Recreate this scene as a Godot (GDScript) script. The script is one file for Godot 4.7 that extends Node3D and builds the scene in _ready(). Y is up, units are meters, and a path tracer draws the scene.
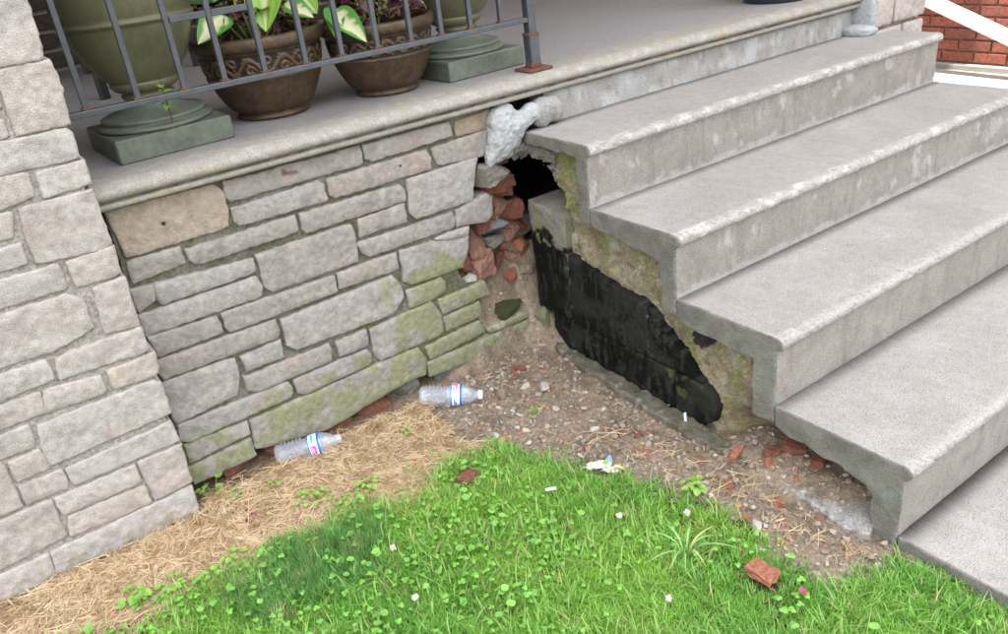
extends Node3D
# A stone-faced porch with broken concrete steps, a lawn corner and litter. Units are metres, y up.
# x runs along the porch wall to the right, z out of the wall towards the viewer; the wall face is z = 0.

const WALL_STONES := [
	[-1.219, 0.832, -0.961, 0.829, -0.944, 0.803, -0.945, 0.752, -0.955, 0.716, -0.998, 0.714, -1.208, 0.714, -1.214, 0.785],
	[-1.212, 0.7, -1.085, 0.699, -1.082, 0.656, -1.213, 0.645],
	[-1.072, 0.686, -0.775, 0.689, -0.775, 0.647, -1.052, 0.643, -1.067, 0.659],
	[-0.934, 0.827, -0.548, 0.824, -0.549, 0.777, -0.928, 0.778, -0.937, 0.791],
	[-0.931, 0.754, -0.688, 0.762, -0.675, 0.749, -0.674, 0.706, -0.921, 0.709, -0.93, 0.722],
	[-0.537, 0.824, -0.258, 0.825, -0.249, 0.785, -0.52, 0.777, -0.535, 0.789],
	[-0.66, 0.76, -0.345, 0.761, -0.333, 0.735, -0.342, 0.707, -0.649, 0.707, -0.661, 0.718],
	[-0.757, 0.688, -0.449, 0.686, -0.436, 0.664, -0.439, 0.638, -0.751, 0.635, -0.76, 0.648],
	[-0.323, 0.76, -0.121, 0.771, -0.127, 0.708, -0.155, 0.697, -0.308, 0.71, -0.32, 0.73],
	[-0.232, 0.818, -0.095, 0.826, -0.11, 0.776, -0.231, 0.778],
	[-0.42, 0.693, -0.178, 0.696, -0.197, 0.639, -0.213, 0.572, -0.413, 0.575, -0.428, 0.597],
	[-0.594, 0.622, -0.446, 0.627, -0.446, 0.574, -0.599, 0.575],
	[-0.611, 0.555, -0.291, 0.553, -0.282, 0.533, -0.291, 0.506, -0.583, 0.508, -0.574, 0.503, -0.597, 0.52],
	[-0.272, 0.555, -0.155, 0.576, -0.141, 0.56, -0.146, 0.503, -0.168, 0.49, -0.278, 0.507],
	[-0.485, 0.488, -0.363, 0.482, -0.244, 0.461, -0.252, 0.423, -0.28, 0.368, -0.462, 0.375, -0.486, 0.391],
	[-0.358, 0.49, -0.309, 0.494, -0.238, 0.491, -0.245, 0.468, -0.316, 0.476],
	[-0.485, 0.356, -0.361, 0.357, -0.349, 0.339, -0.356, 0.311, -0.396, 0.298, -0.482, 0.3],
	[-0.381, 0.287, -0.207, 0.288, -0.193, 0.243, -0.373, 0.238],
	[-0.37, 0.221, -0.234, 0.225, -0.232, 0.173, -0.367, 0.175],
	[-0.453, 0.146, -0.246, 0.161, -0.23, 0.116, -0.444, 0.101],
	[-0.457, 0.091, -0.168, 0.088, -0.146, 0.043, -0.21, 0.029, -0.455, 0.04],
	[-0.13, 0.084, -0.054, 0.09, -0.047, 0.039, -0.131, 0.041],
	[-0.219, 0.12, -0.059, 0.12, -0.048, 0.104, -0.208, 0.104],
	[-0.208, 0.02, -0.132, 0.029, -0.062, 0.025, -0.184, -0.027],
	[-0.627, 0.279, -0.41, 0.291, -0.384, 0.241, -0.383, 0.178, -0.416, 0.169, -0.611, 0.168, -0.63, 0.195],
	[-0.881, 0.412, -0.527, 0.424, -0.503, 0.384, -0.504, 0.343, -0.544, 0.305, -0.859, 0.311, -0.882, 0.334],
	[-0.69, 0.487, -0.501, 0.488, -0.503, 0.439, -0.693, 0.443],
	[-0.901, 0.615, -0.622, 0.617, -0.615, 0.593, -0.623, 0.506, -0.879, 0.504, -0.899, 0.52],
	[-1.03, 0.49, -0.703, 0.485, -0.704, 0.437, -1.023, 0.434, -1.03, 0.453],
	[-1.17, 0.625, -0.915, 0.608, -0.918, 0.574, -1.166, 0.571, -1.172, 0.589],
	[-1.225, 0.559, -0.919, 0.558, -0.91, 0.528, -0.918, 0.501, -1.228, 0.503],
	[-1.227, 0.63, -1.175, 0.627, -1.179, 0.588, -1.224, 0.571],
	[-1.223, 0.494, -1.048, 0.487, -1.043, 0.441, -1.214, 0.439],
	[-1.223, 0.426, -0.902, 0.419, -0.895, 0.386, -0.904, 0.368, -1.222, 0.372],
	[-1.013, 0.351, -0.901, 0.357, -0.903, 0.304, -1.009, 0.305],
	[-1.228, 0.359, -1.053, 0.355, -1.033, 0.35, -1.034, 0.304, -1.054, 0.248, -1.227, 0.233],
	[-1.023, 0.286, -0.767, 0.286, -0.762, 0.261, -0.77, 0.234, -0.999, 0.231, -1.021, 0.245],
	[-0.739, 0.282, -0.643, 0.286, -0.645, 0.235, -0.735, 0.236],
	[-0.888, 0.218, -0.653, 0.222, -0.642, 0.191, -0.652, 0.172, -0.866, 0.163, -0.887, 0.176],
	[-1.224, 0.224, -0.912, 0.221, -0.903, 0.19, -0.914, 0.172, -1.211, 0.166, -1.231, 0.18],
	[-1.225, 0.159, -1.051, 0.15, -1.051, 0.112, -1.226, 0.1],
	[-1.236, 0.086, -1.055, 0.095, -1.054, 0.036, -1.233, 0.034],
	[-1.038, 0.149, -0.647, 0.157, -0.484, 0.155, -0.462, 0.105, -0.475, 0.056, -0.551, 0.059, -0.828, 0.018, -1.012, 0.047, -1.046, 0.06],
]
const PILLAR_STONES := [
	[-1.742, 1.359, -1.24, 1.359, -1.245, 1.275, -1.245, 1.221, -1.253, 1.201, -1.742, 1.201],
	[-1.337, 1.191, -1.24, 1.193, -1.235, 1.142, -1.245, 1.065, -1.345, 1.064, -1.344, 1.119],
	[-1.742, 1.189, -1.354, 1.189, -1.357, 1.122, -1.742, 1.122],
	[-1.742, 1.098, -1.363, 1.098, -1.361, 1.065, -1.742, 1.065],
	[-1.742, 1.055, -1.38, 1.055, -1.254, 1.053, -1.246, 1.039, -1.247, 0.992, -1.402, 0.993, -1.742, 0.992],
	[-1.334, 0.978, -1.24, 0.979, -1.243, 0.931, -1.337, 0.926, -1.338, 0.943],
	[-1.742, 0.985, -1.405, 0.985, -1.354, 0.983, -1.357, 0.935, -1.426, 0.923, -1.742, 0.923],
	[-1.392, 0.913, -1.246, 0.915, -1.245, 0.785, -1.258, 0.78, -1.397, 0.793, -1.398, 0.835],
	[-1.742, 0.912, -1.411, 0.912, -1.424, 0.862, -1.742, 0.862],
	[-1.742, 0.841, -1.416, 0.841, -1.419, 0.797, -1.742, 0.797],
	[-1.742, 0.774, -1.362, 0.774, -1.362, 0.718, -1.742, 0.718],
	[-1.343, 0.774, -1.242, 0.777, -1.248, 0.713, -1.339, 0.713],
	[-1.309, 0.696, -1.243, 0.701, -1.246, 0.576, -1.319, 0.585],
	[-1.742, 0.702, -1.37, 0.702, -1.34, 0.678, -1.343, 0.608, -1.424, 0.587, -1.742, 0.587],
	[-1.436, 0.559, -1.409, 0.567, -1.243, 0.568, -1.246, 0.506, -1.443, 0.514],
	[-1.742, 0.569, -1.457, 0.569, -1.456, 0.52, -1.571, 0.512, -1.742, 0.512],
	[-1.343, 0.491, -1.235, 0.494, -1.24, 0.439, -1.344, 0.442],
	[-1.742, 0.498, -1.496, 0.498, -1.5, 0.447, -1.742, 0.447],
	[-1.483, 0.497, -1.363, 0.485, -1.365, 0.442, -1.499, 0.446],
	[-1.523, 0.419, -1.259, 0.424, -1.244, 0.412, -1.245, 0.325, -1.529, 0.312, -1.532, 0.36],
	[-1.742, 0.429, -1.542, 0.429, -1.545, 0.376, -1.742, 0.376],
	[-1.606, 0.359, -1.539, 0.36, -1.537, 0.306, -1.606, 0.306],
	[-1.605, 0.287, -1.514, 0.287, -1.518, 0.239, -1.607, 0.239],
	[-1.742, 0.363, -1.623, 0.363, -1.619, 0.355, -1.621, 0.239, -1.742, 0.239],
	[-1.503, 0.283, -1.253, 0.297, -1.247, 0.24, -1.502, 0.238],
	[-1.552, 0.22, -1.367, 0.221, -1.365, 0.17, -1.548, 0.17],
	[-1.541, 0.157, -1.362, 0.153, -1.36, 0.099, -1.553, 0.107],
	[-1.353, 0.224, -1.248, 0.224, -1.253, 0.108, -1.346, 0.103],
	[-1.742, 0.222, -1.563, 0.222, -1.563, 0.113, -1.715, 0.1, -1.742, 0.1],
	[-1.605, 0.083, -1.258, 0.093, -1.258, -0.026, -1.617, -0.025],
	[-1.742, 0.082, -1.613, 0.082, -1.627, -0.018, -1.742, -0.018],
]

# step levels (y of each tread) and riser planes (z)
const TREAD := [0.74, 0.551, 0.366, 0.173, -0.0225]
const RISER := [0.0, 0.310, 0.652, 0.985, 1.336, 1.69]
const STEP_END := 1.82
const FLOOR_Y := 0.905

# outline of the lawn in x, z
const LAWN := [-6.0, 0.34, -1.59, 0.342, -1.461, 0.368, -1.365, 0.402, -1.214, 0.364, -1.088, 0.383, -0.957, 0.376, -0.826, 0.439, -0.744, 0.432, -0.65, 0.359, -0.518, 0.417, -0.454, 0.521, -0.357, 0.664, -0.298, 0.797, -0.224, 0.938, -0.218, 1.061, -0.255, 1.18, -0.237, 1.275, -0.195, 1.348, -0.101, 1.359, -0.033, 1.378, -0.012, 1.489, -0.01, 1.589, -0.01, 3.2, -6.0, 3.2]

var rng := RandomNumberGenerator.new()
var noise := FastNoiseLite.new()
var rough := FastNoiseLite.new()
var split := FastNoiseLite.new()
var taken := {}
var M := {}
var lawn: PackedVector2Array


func _ready():
	rng.seed = 20417
	noise.seed = 11
	noise.noise_type = FastNoiseLite.TYPE_SIMPLEX_SMOOTH
	noise.frequency = 1.0
	noise.fractal_type = FastNoiseLite.FRACTAL_FBM
	noise.fractal_octaves = 3
	rough.seed = 5
	rough.noise_type = FastNoiseLite.TYPE_SIMPLEX
	rough.frequency = 1.0
	rough.fractal_type = FastNoiseLite.FRACTAL_NONE
	split.seed = 23
	split.noise_type = FastNoiseLite.TYPE_CELLULAR
	split.cellular_return_type = FastNoiseLite.RETURN_CELL_VALUE
	split.frequency = 1.0
	split.fractal_type = FastNoiseLite.FRACTAL_NONE
	split.domain_warp_enabled = true
	split.domain_warp_amplitude = 0.6
	split.domain_warp_frequency = 1.2
	lawn = pairs(LAWN)
	set_camera()
	set_light()
	make_materials()
	make_ground()
	make_house()
	make_neighbour()
	make_porch_slab()
	make_porch_wall()
	make_pillars()
	make_steps()
	make_foundation()
	make_cavity()
	make_railing()
	make_planters()
	make_litter()
	make_fragments()
	make_vegetation()


# ------------------------------------------------------------------ camera and light
func set_camera():
	var cam := Camera3D.new()
	cam.name = "camera"
	add_child(cam)
	var b := Basis(Vector3(0.80755, -0.11069, 0.57931), Vector3(0.34372, 0.88651, -0.30976), Vector3(-0.47928, 0.44927, 0.75395)).orthonormalized()
	cam.transform = Transform3D(b, Vector3(-1.4739, 1.3814, 2.0838))
	cam.fov = 42.29
	cam.near = 0.02
	cam.far = 400.0
	cam.current = true


func set_light():
	var e := Environment.new()
	e.background_mode = Environment.BG_SKY
	var sm := ProceduralSkyMaterial.new()
	sm.sky_top_color = Color(0.985, 0.985, 1.0)
	sm.sky_horizon_color = Color(0.70, 0.695, 0.69)
	sm.sky_curve = 0.25
	sm.sky_energy_multiplier = 1.0
	sm.ground_bottom_color = Color(0.35, 0.33, 0.28)
	sm.ground_horizon_color = Color(0.62, 0.62, 0.60)
	var sky := Sky.new()
	sky.sky_material = sm
	e.sky = sky
	e.tonemap_mode = Environment.TONE_MAPPER_LINEAR
	e.tonemap_exposure = 4.5
	e.sdfgi_enabled = true
	e.ssao_enabled = true
	e.ssil_enabled = true
	var we := WorldEnvironment.new()
	we.name = "world"
	we.environment = e
	add_child(we)
	var sun := DirectionalLight3D.new()
	sun.name = "sun"
	sun.light_energy = 1.2
	sun.light_color = Color(1.0, 0.96, 0.89)
	sun.light_angular_distance = 0.5
	sun.shadow_enabled = true
	add_child(sun)
	# the sun stands high behind the house, a little to the left: porch, steps and lawn lie in its shade
	sun.look_at_from_position(Vector3(-0.22, 1.42, -1.0) * 10.0, Vector3.ZERO, Vector3.UP)


# ------------------------------------------------------------------ small helpers
func pairs(a: Array) -> PackedVector2Array:
	var p := PackedVector2Array()
	for i in range(0, a.size(), 2):
		p.append(Vector2(a[i], a[i + 1]))
	return p


func nz(x: float, y: float, z: float, f: float, s := 0.0) -> float:
	return noise.get_noise_3d(x * f + s * 17.3, y * f + s * 5.1, z * f - s * 9.7)


func rn(x: float, y: float, z: float, f: float, s := 0.0) -> float:
	return rough.get_noise_3d(x * f + s * 13.7, y * f - s * 3.3, z * f + s * 7.9)


func lin(r: float, g: float, b: float) -> Color:
	return Color(r, g, b).linear_to_srgb()


func numbered(called: String) -> String:
	if not taken.has(called):
		taken[called] = 0
		return called
	taken[called] += 1
	return "%s_%03d" % [called, taken[called]]


func tag(o: Node, label: String, category: String, group := "", kind := ""):
	if label:
		o.set_meta("label", label)
	if category:
		o.set_meta("category", category)
	if group:
		o.set_meta("group", group)
	if kind:
		o.set_meta("kind", kind)


func thing(called: String, label: String, category: String, at := Vector3.ZERO, turn := 0.0, group := "") -> Node3D:
	var o := Node3D.new()
	o.name = numbered(called)
	add_child(o)
	o.position = at
	o.rotation.y = turn
	tag(o, label, category, group)
	return o


func single(called: String, mesh: Mesh, mat: Material, label: String, category: String, at := Vector3.ZERO, basis := Basis(), group := "") -> MeshInstance3D:
	var o := MeshInstance3D.new()
	o.name = numbered(called)
	o.mesh = mesh
	o.material_override = mat
	add_child(o)
	o.transform = Transform3D(basis, at)
	tag(o, label, category, group)
	return o


# a part whose mesh is given in its parent's own axes
func lpart(parent: Node3D, called: String, mesh: Mesh, mat: Material, at := Vector3.ZERO, basis := Basis()) -> MeshInstance3D:
	var o := MeshInstance3D.new()
	o.name = called
	o.mesh = mesh
	o.material_override = mat
	parent.add_child(o, true)
	o.transform = Transform3D(basis, at)
	return o


# a part whose mesh is given in world coordinates (parents are moved, never turned)
func wpart(parent: Node3D, called: String, mesh: Mesh, mat: Material) -> MeshInstance3D:
	var off := Vector3.ZERO
	var p: Node3D = parent
	while p != self:
		off += p.position
		p = p.get_parent()
	return lpart(parent, called, mesh, mat, -off)


func structure(called: String, mesh: Mesh, mat: Material) -> MeshInstance3D:
	var o := MeshInstance3D.new()
	o.name = numbered(called)
	o.mesh = mesh
	o.material_override = mat
	add_child(o)
	o.set_meta("kind", "structure")
	return o


# ------------------------------------------------------------------ mesh building
func build(v: PackedVector3Array, idx: PackedInt32Array, col := PackedColorArray(), flat := false, face = null, uv := PackedVector2Array()) -> ArrayMesh:
	# turns the faces outwards (or towards «face») and computes normals
	var c := Vector3.ZERO
	for p in v:
		c += p
	c /= maxf(1.0, v.size())
	var total := 0.0
	for i in range(0, idx.size(), 3):
		var a := v[idx[i]] - c
		var b := v[idx[i + 1]] - c
		var d := v[idx[i + 2]] - c
		if face == null:
			total += a.dot(b.cross(d))
		else:
			total += (b - a).cross(d - a).dot(face)
	var out := PackedInt32Array()
	out.resize(idx.size())
	for i in range(0, idx.size(), 3):
		out[i] = idx[i]
		out[i + 1] = idx[i + 2] if total > 0 else idx[i + 1]
		out[i + 2] = idx[i + 1] if total > 0 else idx[i + 2]
	if flat:
		var v2 := PackedVector3Array()
		var c2 := PackedColorArray()
		var u2 := PackedVector2Array()
		for i in out:
			v2.append(v[i])
			if col.size():
				c2.append(col[i])
			if uv.size():
				u2.append(uv[i])
		v = v2
		col = c2
		uv = u2
		for i in out.size():
			out[i] = i
	var n := PackedVector3Array()
	n.resize(v.size())
	n.fill(Vector3.ZERO)
	for i in range(0, out.size(), 3):
		var q := (v[out[i + 2]] - v[out[i]]).cross(v[out[i + 1]] - v[out[i]])
		for k in 3:
			n[out[i + k]] += q
	for i in n.size():
		n[i] = n[i].normalized() if n[i].length_squared() > 1e-20 else Vector3.UP
	var arr := []
	arr.resize(Mesh.ARRAY_MAX)
	arr[Mesh.ARRAY_VERTEX] = v
	arr[Mesh.ARRAY_NORMAL] = n
	arr[Mesh.ARRAY_INDEX] = out
	if col.size():
		arr[Mesh.ARRAY_COLOR] = col
	if uv.size():
		arr[Mesh.ARRAY_TEX_UV] = uv
	var m := ArrayMesh.new()
	m.add_surface_from_arrays(Mesh.PRIMITIVE_TRIANGLES, arr)
	return m


# box with chamfered edges, from corner a to corner b
func bevel_box(a: Vector3, b: Vector3, r := 0.003) -> ArrayMesh:
	var v := PackedVector3Array()
	var idx := PackedInt32Array()
	var c := (a + b) / 2.0
	var h := (b - a) / 2.0
	r = minf(r, minf(h.x, minf(h.y, h.z)) * 0.45)
	# three vertices at each corner, one for each face
	for k in 8:
		var s := Vector3(1 if k & 1 else -1, 1 if k & 2 else -1, 1 if k & 4 else -1)
		v.append(c + s * (h - Vector3(0, r, r)))
		v.append(c + s * (h - Vector3(r, 0, r)))
		v.append(c + s * (h - Vector3(r, r, 0)))
	var quad := func(p, q, s, t):
		var n := (v[q] - v[p]).cross(v[t] - v[p])
		if n.dot((v[p] + v[q] + v[s] + v[t]) / 4.0 - c) > 0:
			idx.append_array([p, q, s, p, s, t])
		else:
			idx.append_array([p, s, q, p, t, s])
	for ax in 3:
		var u: int = [1, 0, 0][ax]
		var w: int = [2, 2, 1][ax]
		for s in 2:
			var o := s << ax
			quad.call(3 * o + ax, 3 * (o | 1 << u) + ax, 3 * (o | 1 << u | 1 << w) + ax, 3 * (o | 1 << w) + ax)
		for s in 4:
			var o: int = ((s & 1) << u) | ((s >> 1) << w)
			quad.call(3 * o + u, 3 * (o | 1 << ax) + u, 3 * (o | 1 << ax) + w, 3 * o + w)
	for k in 8:
		var n := (v[3 * k + 1] - v[3 * k]).cross(v[3 * k + 2] - v[3 * k])
		if n.dot(v[3 * k] - c) > 0:
			idx.append_array([3 * k, 3 * k + 1, 3 * k + 2])
		else:
			idx.append_array([3 * k, 3 * k + 2, 3 * k + 1])
	return build(v, idx, PackedColorArray(), true)


# profile of r, y pairs turned about the y axis; «shape» may change radius and colour
func lathe(prof: PackedVector2Array, seg := 48, shape = null, close := true) -> ArrayMesh:
	var v := PackedVector3Array()
	var idx := PackedInt32Array()
	var col := PackedColorArray()
	var uv := PackedVector2Array()
	var n := prof.size()
	for j in n:
		for i in seg + 1:
			var a := TAU * i / seg
			var r := prof[j].x
			var y := prof[j].y
			var c := Color.WHITE
			if shape != null:
				var got = shape.call(a, r, y, j)
				r = got[0]
				y = got[1]
				c = got[2]
			v.append(Vector3(r * cos(a), y, r * sin(a)))
			col.append(c)
			uv.append(Vector2(float(i) / seg, float(j) / (n - 1)))
	for j in n - 1:
		for i in seg:
			var p := j * (seg + 1) + i
			idx.append_array([p, p + 1, p + seg + 2, p, p + seg + 2, p + seg + 1])
	var m := build(v, idx, col, false, null, uv)
	# even out the seam
	var arr := m.surface_get_arrays(0)
	var nn: PackedVector3Array = arr[Mesh.ARRAY_NORMAL]
	for j in n:
		var s := (nn[j * (seg + 1)] + nn[j * (seg + 1) + seg]).normalized()
		nn[j * (seg + 1)] = s
		nn[j * (seg + 1) + seg] = s
	arr[Mesh.ARRAY_NORMAL] = nn
	var out := ArrayMesh.new()
	out.add_surface_from_arrays(Mesh.PRIMITIVE_TRIANGLES, arr)
	return out


# tube along a path
func tube(path: PackedVector3Array, r0: float, r1: float, seg := 8) -> ArrayMesh:
	var v := PackedVector3Array()
	var idx := PackedInt32Array()
	var n := path.size()
	for j in n:
		var d := (path[mini(j + 1, n - 1)] - path[maxi(j - 1, 0)]).normalized()
		var s := d.cross(Vector3(0.31, 0.87, 0.38)).normalized()
		var t := d.cross(s)
		var r := lerpf(r0, r1, float(j) / (n - 1))
		for i in seg:
			var a := TAU * i / seg
			v.append(path[j] + (s * cos(a) + t * sin(a)) * r)
	for j in n - 1:
		for i in seg:
			var p := j * seg + i
			var q := j * seg + (i + 1) % seg
			idx.append_array([p, q, q + seg, p, q + seg, p + seg])
	v.append(path[0])
	v.append(path[n - 1])
	for i in seg:
		idx.append_array([(i + 1) % seg, i, n * seg, (n - 1) * seg + i, (n - 1) * seg + (i + 1) % seg, n * seg + 1])
	return build(v, idx)


# round the corners of an outline and put a point about every «step»
func soften(poly: PackedVector2Array, radius: float, step: float, wobble: float, s: float) -> PackedVector2Array:
	var p := PackedVector2Array()
	var n := poly.size()
	for i in n:
		var b := poly[i]
		var a := poly[(i + n - 1) % n]
		var c := poly[(i + 1) % n]
		var la := minf(radius, a.distance_to(b) * 0.42)
		var lc := minf(radius, c.distance_to(b) * 0.42)
		var p0 := b + (a - b).normalized() * la
		var p1 := b + (c - b).normalized() * lc
		for k in 4:
			var t := k / 3.0
			p.append(p0.lerp(b, t).lerp(b.lerp(p1, t), t))
	var out := PackedVector2Array()
	n = p.size()
	for i in n:
		var a := p[i]
		var b := p[(i + 1) % n]
		var parts := maxi(1, int(round(a.distance_to(b) / step)))
		for k in parts:
			var q := a.lerp(b, float(k) / parts)
			out.append(q + Vector2(rn(q.x, q.y, s, 38.0), rn(q.x, q.y, s + 4.0, 38.0)) * wobble)
	return out


# a dressed stone seen from the front: outline in the wall's plane, hewn face, sides running back by depth.
# The surface lies at z0; tint(x, y) gives its vertex colours.
func stone(poly: PackedVector2Array, z0: float, depth: float, bulge: float, hewn: float, s: float, tint: Callable, grid := 0.008, radius := 0.012, edge := 0.009, grow := 0.0) -> ArrayMesh:
	var rim := soften(poly, radius, grid, 0.0022, s)
	if grow > 0.0:
		rim = soften(Geometry2D.offset_polygon(poly, grow)[0], radius, grid, 0.0022, s)
	var pts := PackedVector2Array(rim)
	var zs := PackedFloat32Array()
	zs.resize(rim.size())
	zs.fill(-edge)
	var ring := func(by: float, z: float):
		var got := Geometry2D.offset_polygon(rim, -by, Geometry2D.JOIN_ROUND)
		if got.is_empty():
			return PackedVector2Array()
		var best: PackedVector2Array = got[0]
		for g in got:
			if g.size() > best.size():
				best = g
		var clean := PackedVector2Array()
		for q in best:
			if clean.is_empty() or clean[clean.size() - 1].distance_to(q) > grid * 0.55:
				clean.append(q)
		for q in clean:
			pts.append(q)
			zs.append(z)
		return clean
	ring.call(0.0018, -edge * 0.22)
	var inner: PackedVector2Array = ring.call(0.0055, 0.0)
	if inner.size() > 3:
		var lo := inner[0]
		var hi := inner[0]
		for q in inner:
			lo = lo.min(q)
			hi = hi.max(q)
		var inside := Geometry2D.offset_polygon(inner, -grid * 0.6)
		var y := lo.y
		while y < hi.y and not inside.is_empty():
			var x := lo.x
			while x < hi.x:
				var q := Vector2(x + rn(x, y, s, 300.0) * grid * 0.35, y + rn(x, y, s + 3.0, 300.0) * grid * 0.35)
				for g in inside:
					if Geometry2D.is_point_in_polygon(q, g):
						pts.append(q)
						zs.append(bulge)
						break
				x += grid
			y += grid
	var tri := Geometry2D.triangulate_delaunay(pts)
	var v := PackedVector3Array()
	var col := PackedColorArray()
	for i in pts.size():
		var q := pts[i]
		var w := clampf((zs[i] + edge) / edge, 0.0, 1.0)
		var chop := nz(q.x, q.y, s, 13.0) * hewn + absf(nz(q.x, q.y, s + 2.0, 34.0)) * hewn * 0.8 + rn(q.x, q.y, s, 95.0) * hewn * 0.28 + split.get_noise_3d(q.x * 17.0 + s, q.y * 30.0, s) * hewn * 0.42
		v.append(Vector3(q.x, q.y, z0 + zs[i] + chop * w))
		col.append(tint.call(q.x, q.y))
	var idx := PackedInt32Array()
	for i in range(0, tri.size(), 3):
		var m := (pts[tri[i]] + pts[tri[i + 1]] + pts[tri[i + 2]]) / 3.0
		if Geometry2D.is_point_in_polygon(m, rim):
			var a := pts[tri[i]]
			if (pts[tri[i + 1]] - a).cross(pts[tri[i + 2]] - a) > 0:
				idx.append_array([tri[i], tri[i + 1], tri[i + 2]])
			else:
				idx.append_array([tri[i], tri[i + 2], tri[i + 1]])
	var n := rim.size()
	var at := v.size()
	for i in n:
		v.append(Vector3(rim[i].x, rim[i].y, z0 - depth))
		col.append(col[i])
	var turn := 0.0
	for i in n:
		turn += rim[i].cross(rim[(i + 1) % n])
	for i in n:
		var j := (i + 1) % n
		if turn > 0:
			idx.append_array([i, at + i, at + j, i, at + j, j])
		else:
			idx.append_array([i, at + j, at + i, i, j, at + j])
	return build(v, idx, col, false, null)


# a profile (z, y) drawn out along x; tint(x, z, y, j) and push(x, z, y, j) give colour and displacement
func sweep(prof: PackedVector2Array, x0: float, x1: float, nx: int, tint: Callable, push = null) -> ArrayMesh:
	var v := PackedVector3Array()
	var col := PackedColorArray()
	var idx := PackedInt32Array()
	var n := prof.size()
	for i in nx + 1:
		var x := lerpf(x0, x1, float(i) / nx)
		for j in n:
			var p := Vector3(x, prof[j].y, prof[j].x)
			if push != null:
				p += push.call(x, prof[j].x, prof[j].y, j)
			v.append(p)
			col.append(tint.call(x, prof[j].x, prof[j].y, j))
	for i in nx:
		for j in n:
			var k := (j + 1) % n
			var a := i * n + j
			var b := i * n + k
			idx.append_array([a, b, b + n, a, b + n, a + n])
	var cap := Geometry2D.triangulate_polygon(prof)
	for e in 2:
		var at := v.size()
		for j in n:
			v.append(v[j + e * nx * n])
			col.append(col[j + e * nx * n])
		# wind the two ends opposite ways, to match the sides
		var turn := 0.0
		for j in n:
			turn += prof[j].cross(prof[(j + 1) % n])
		for t in range(0, cap.size(), 3):
			var s := (prof[cap[t + 1]] - prof[cap[t]]).cross(prof[cap[t + 2]] - prof[cap[t]])
			var same := (s > 0) == (turn > 0)
			var tri := [cap[t], cap[t + 1], cap[t + 2]] if same == (e == 1) else [cap[t], cap[t + 2], cap[t + 1]]
			for k in tri:
				idx.append(at + k)
	return build(v, idx, col)


# an angular lump: a boxy ball with noise and a few flat breaks
func chunk(size: Vector3, s: int, box := 0.6, breaks := 5, bumps := 0.08, seg := 5, flat := true) -> ArrayMesh:
	var r := RandomNumberGenerator.new()
	r.seed = s * 7919 + 13
	var cuts := []
	for i in breaks:
		var d := Vector3(r.randf_range(-1, 1), r.randf_range(-1, 1), r.randf_range(-1, 1)).normalized()
		cuts.append([d, r.randf_range(0.55, 0.85)])
	var v := PackedVector3Array()
	var idx := PackedInt32Array()
	var at := {}
	for f in 6:
		for i in seg:
			for j in seg:
				var q := []
				for c in [[0, 0], [1, 0], [1, 1], [0, 1]]:
					var a: float = (i + c[0]) * 2.0 / seg - 1.0
					var b: float = (j + c[1]) * 2.0 / seg - 1.0
					var p: Vector3 = [Vector3(1, a, b), Vector3(-1, b, a), Vector3(b, 1, a), Vector3(a, -1, b), Vector3(a, b, 1), Vector3(b, a, -1)][f]
					var key := Vector3i((p * 1000.0).round())
					if not at.has(key):
						at[key] = v.size()
						var d := p.normalized().lerp(p, box)
						d *= 1.0 + bumps * 2.0 * noise.get_noise_3d(d.x * 1.3 + s * 3.1, d.y * 1.3, d.z * 1.3 - s) + bumps * rough.get_noise_3d(d.x * 4.0, d.y * 4.0 + s, d.z * 4.0)
						for cut in cuts:
							var over: float = d.dot(cut[0]) - cut[1]
							if over > 0:
								d -= cut[0] * over
						v.append(d * size * 0.5)
					q.append(at[key])
				idx.append_array([q[0], q[1], q[2], q[0], q[2], q[3]])
	return build(v, idx, PackedColorArray(), flat)


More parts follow.
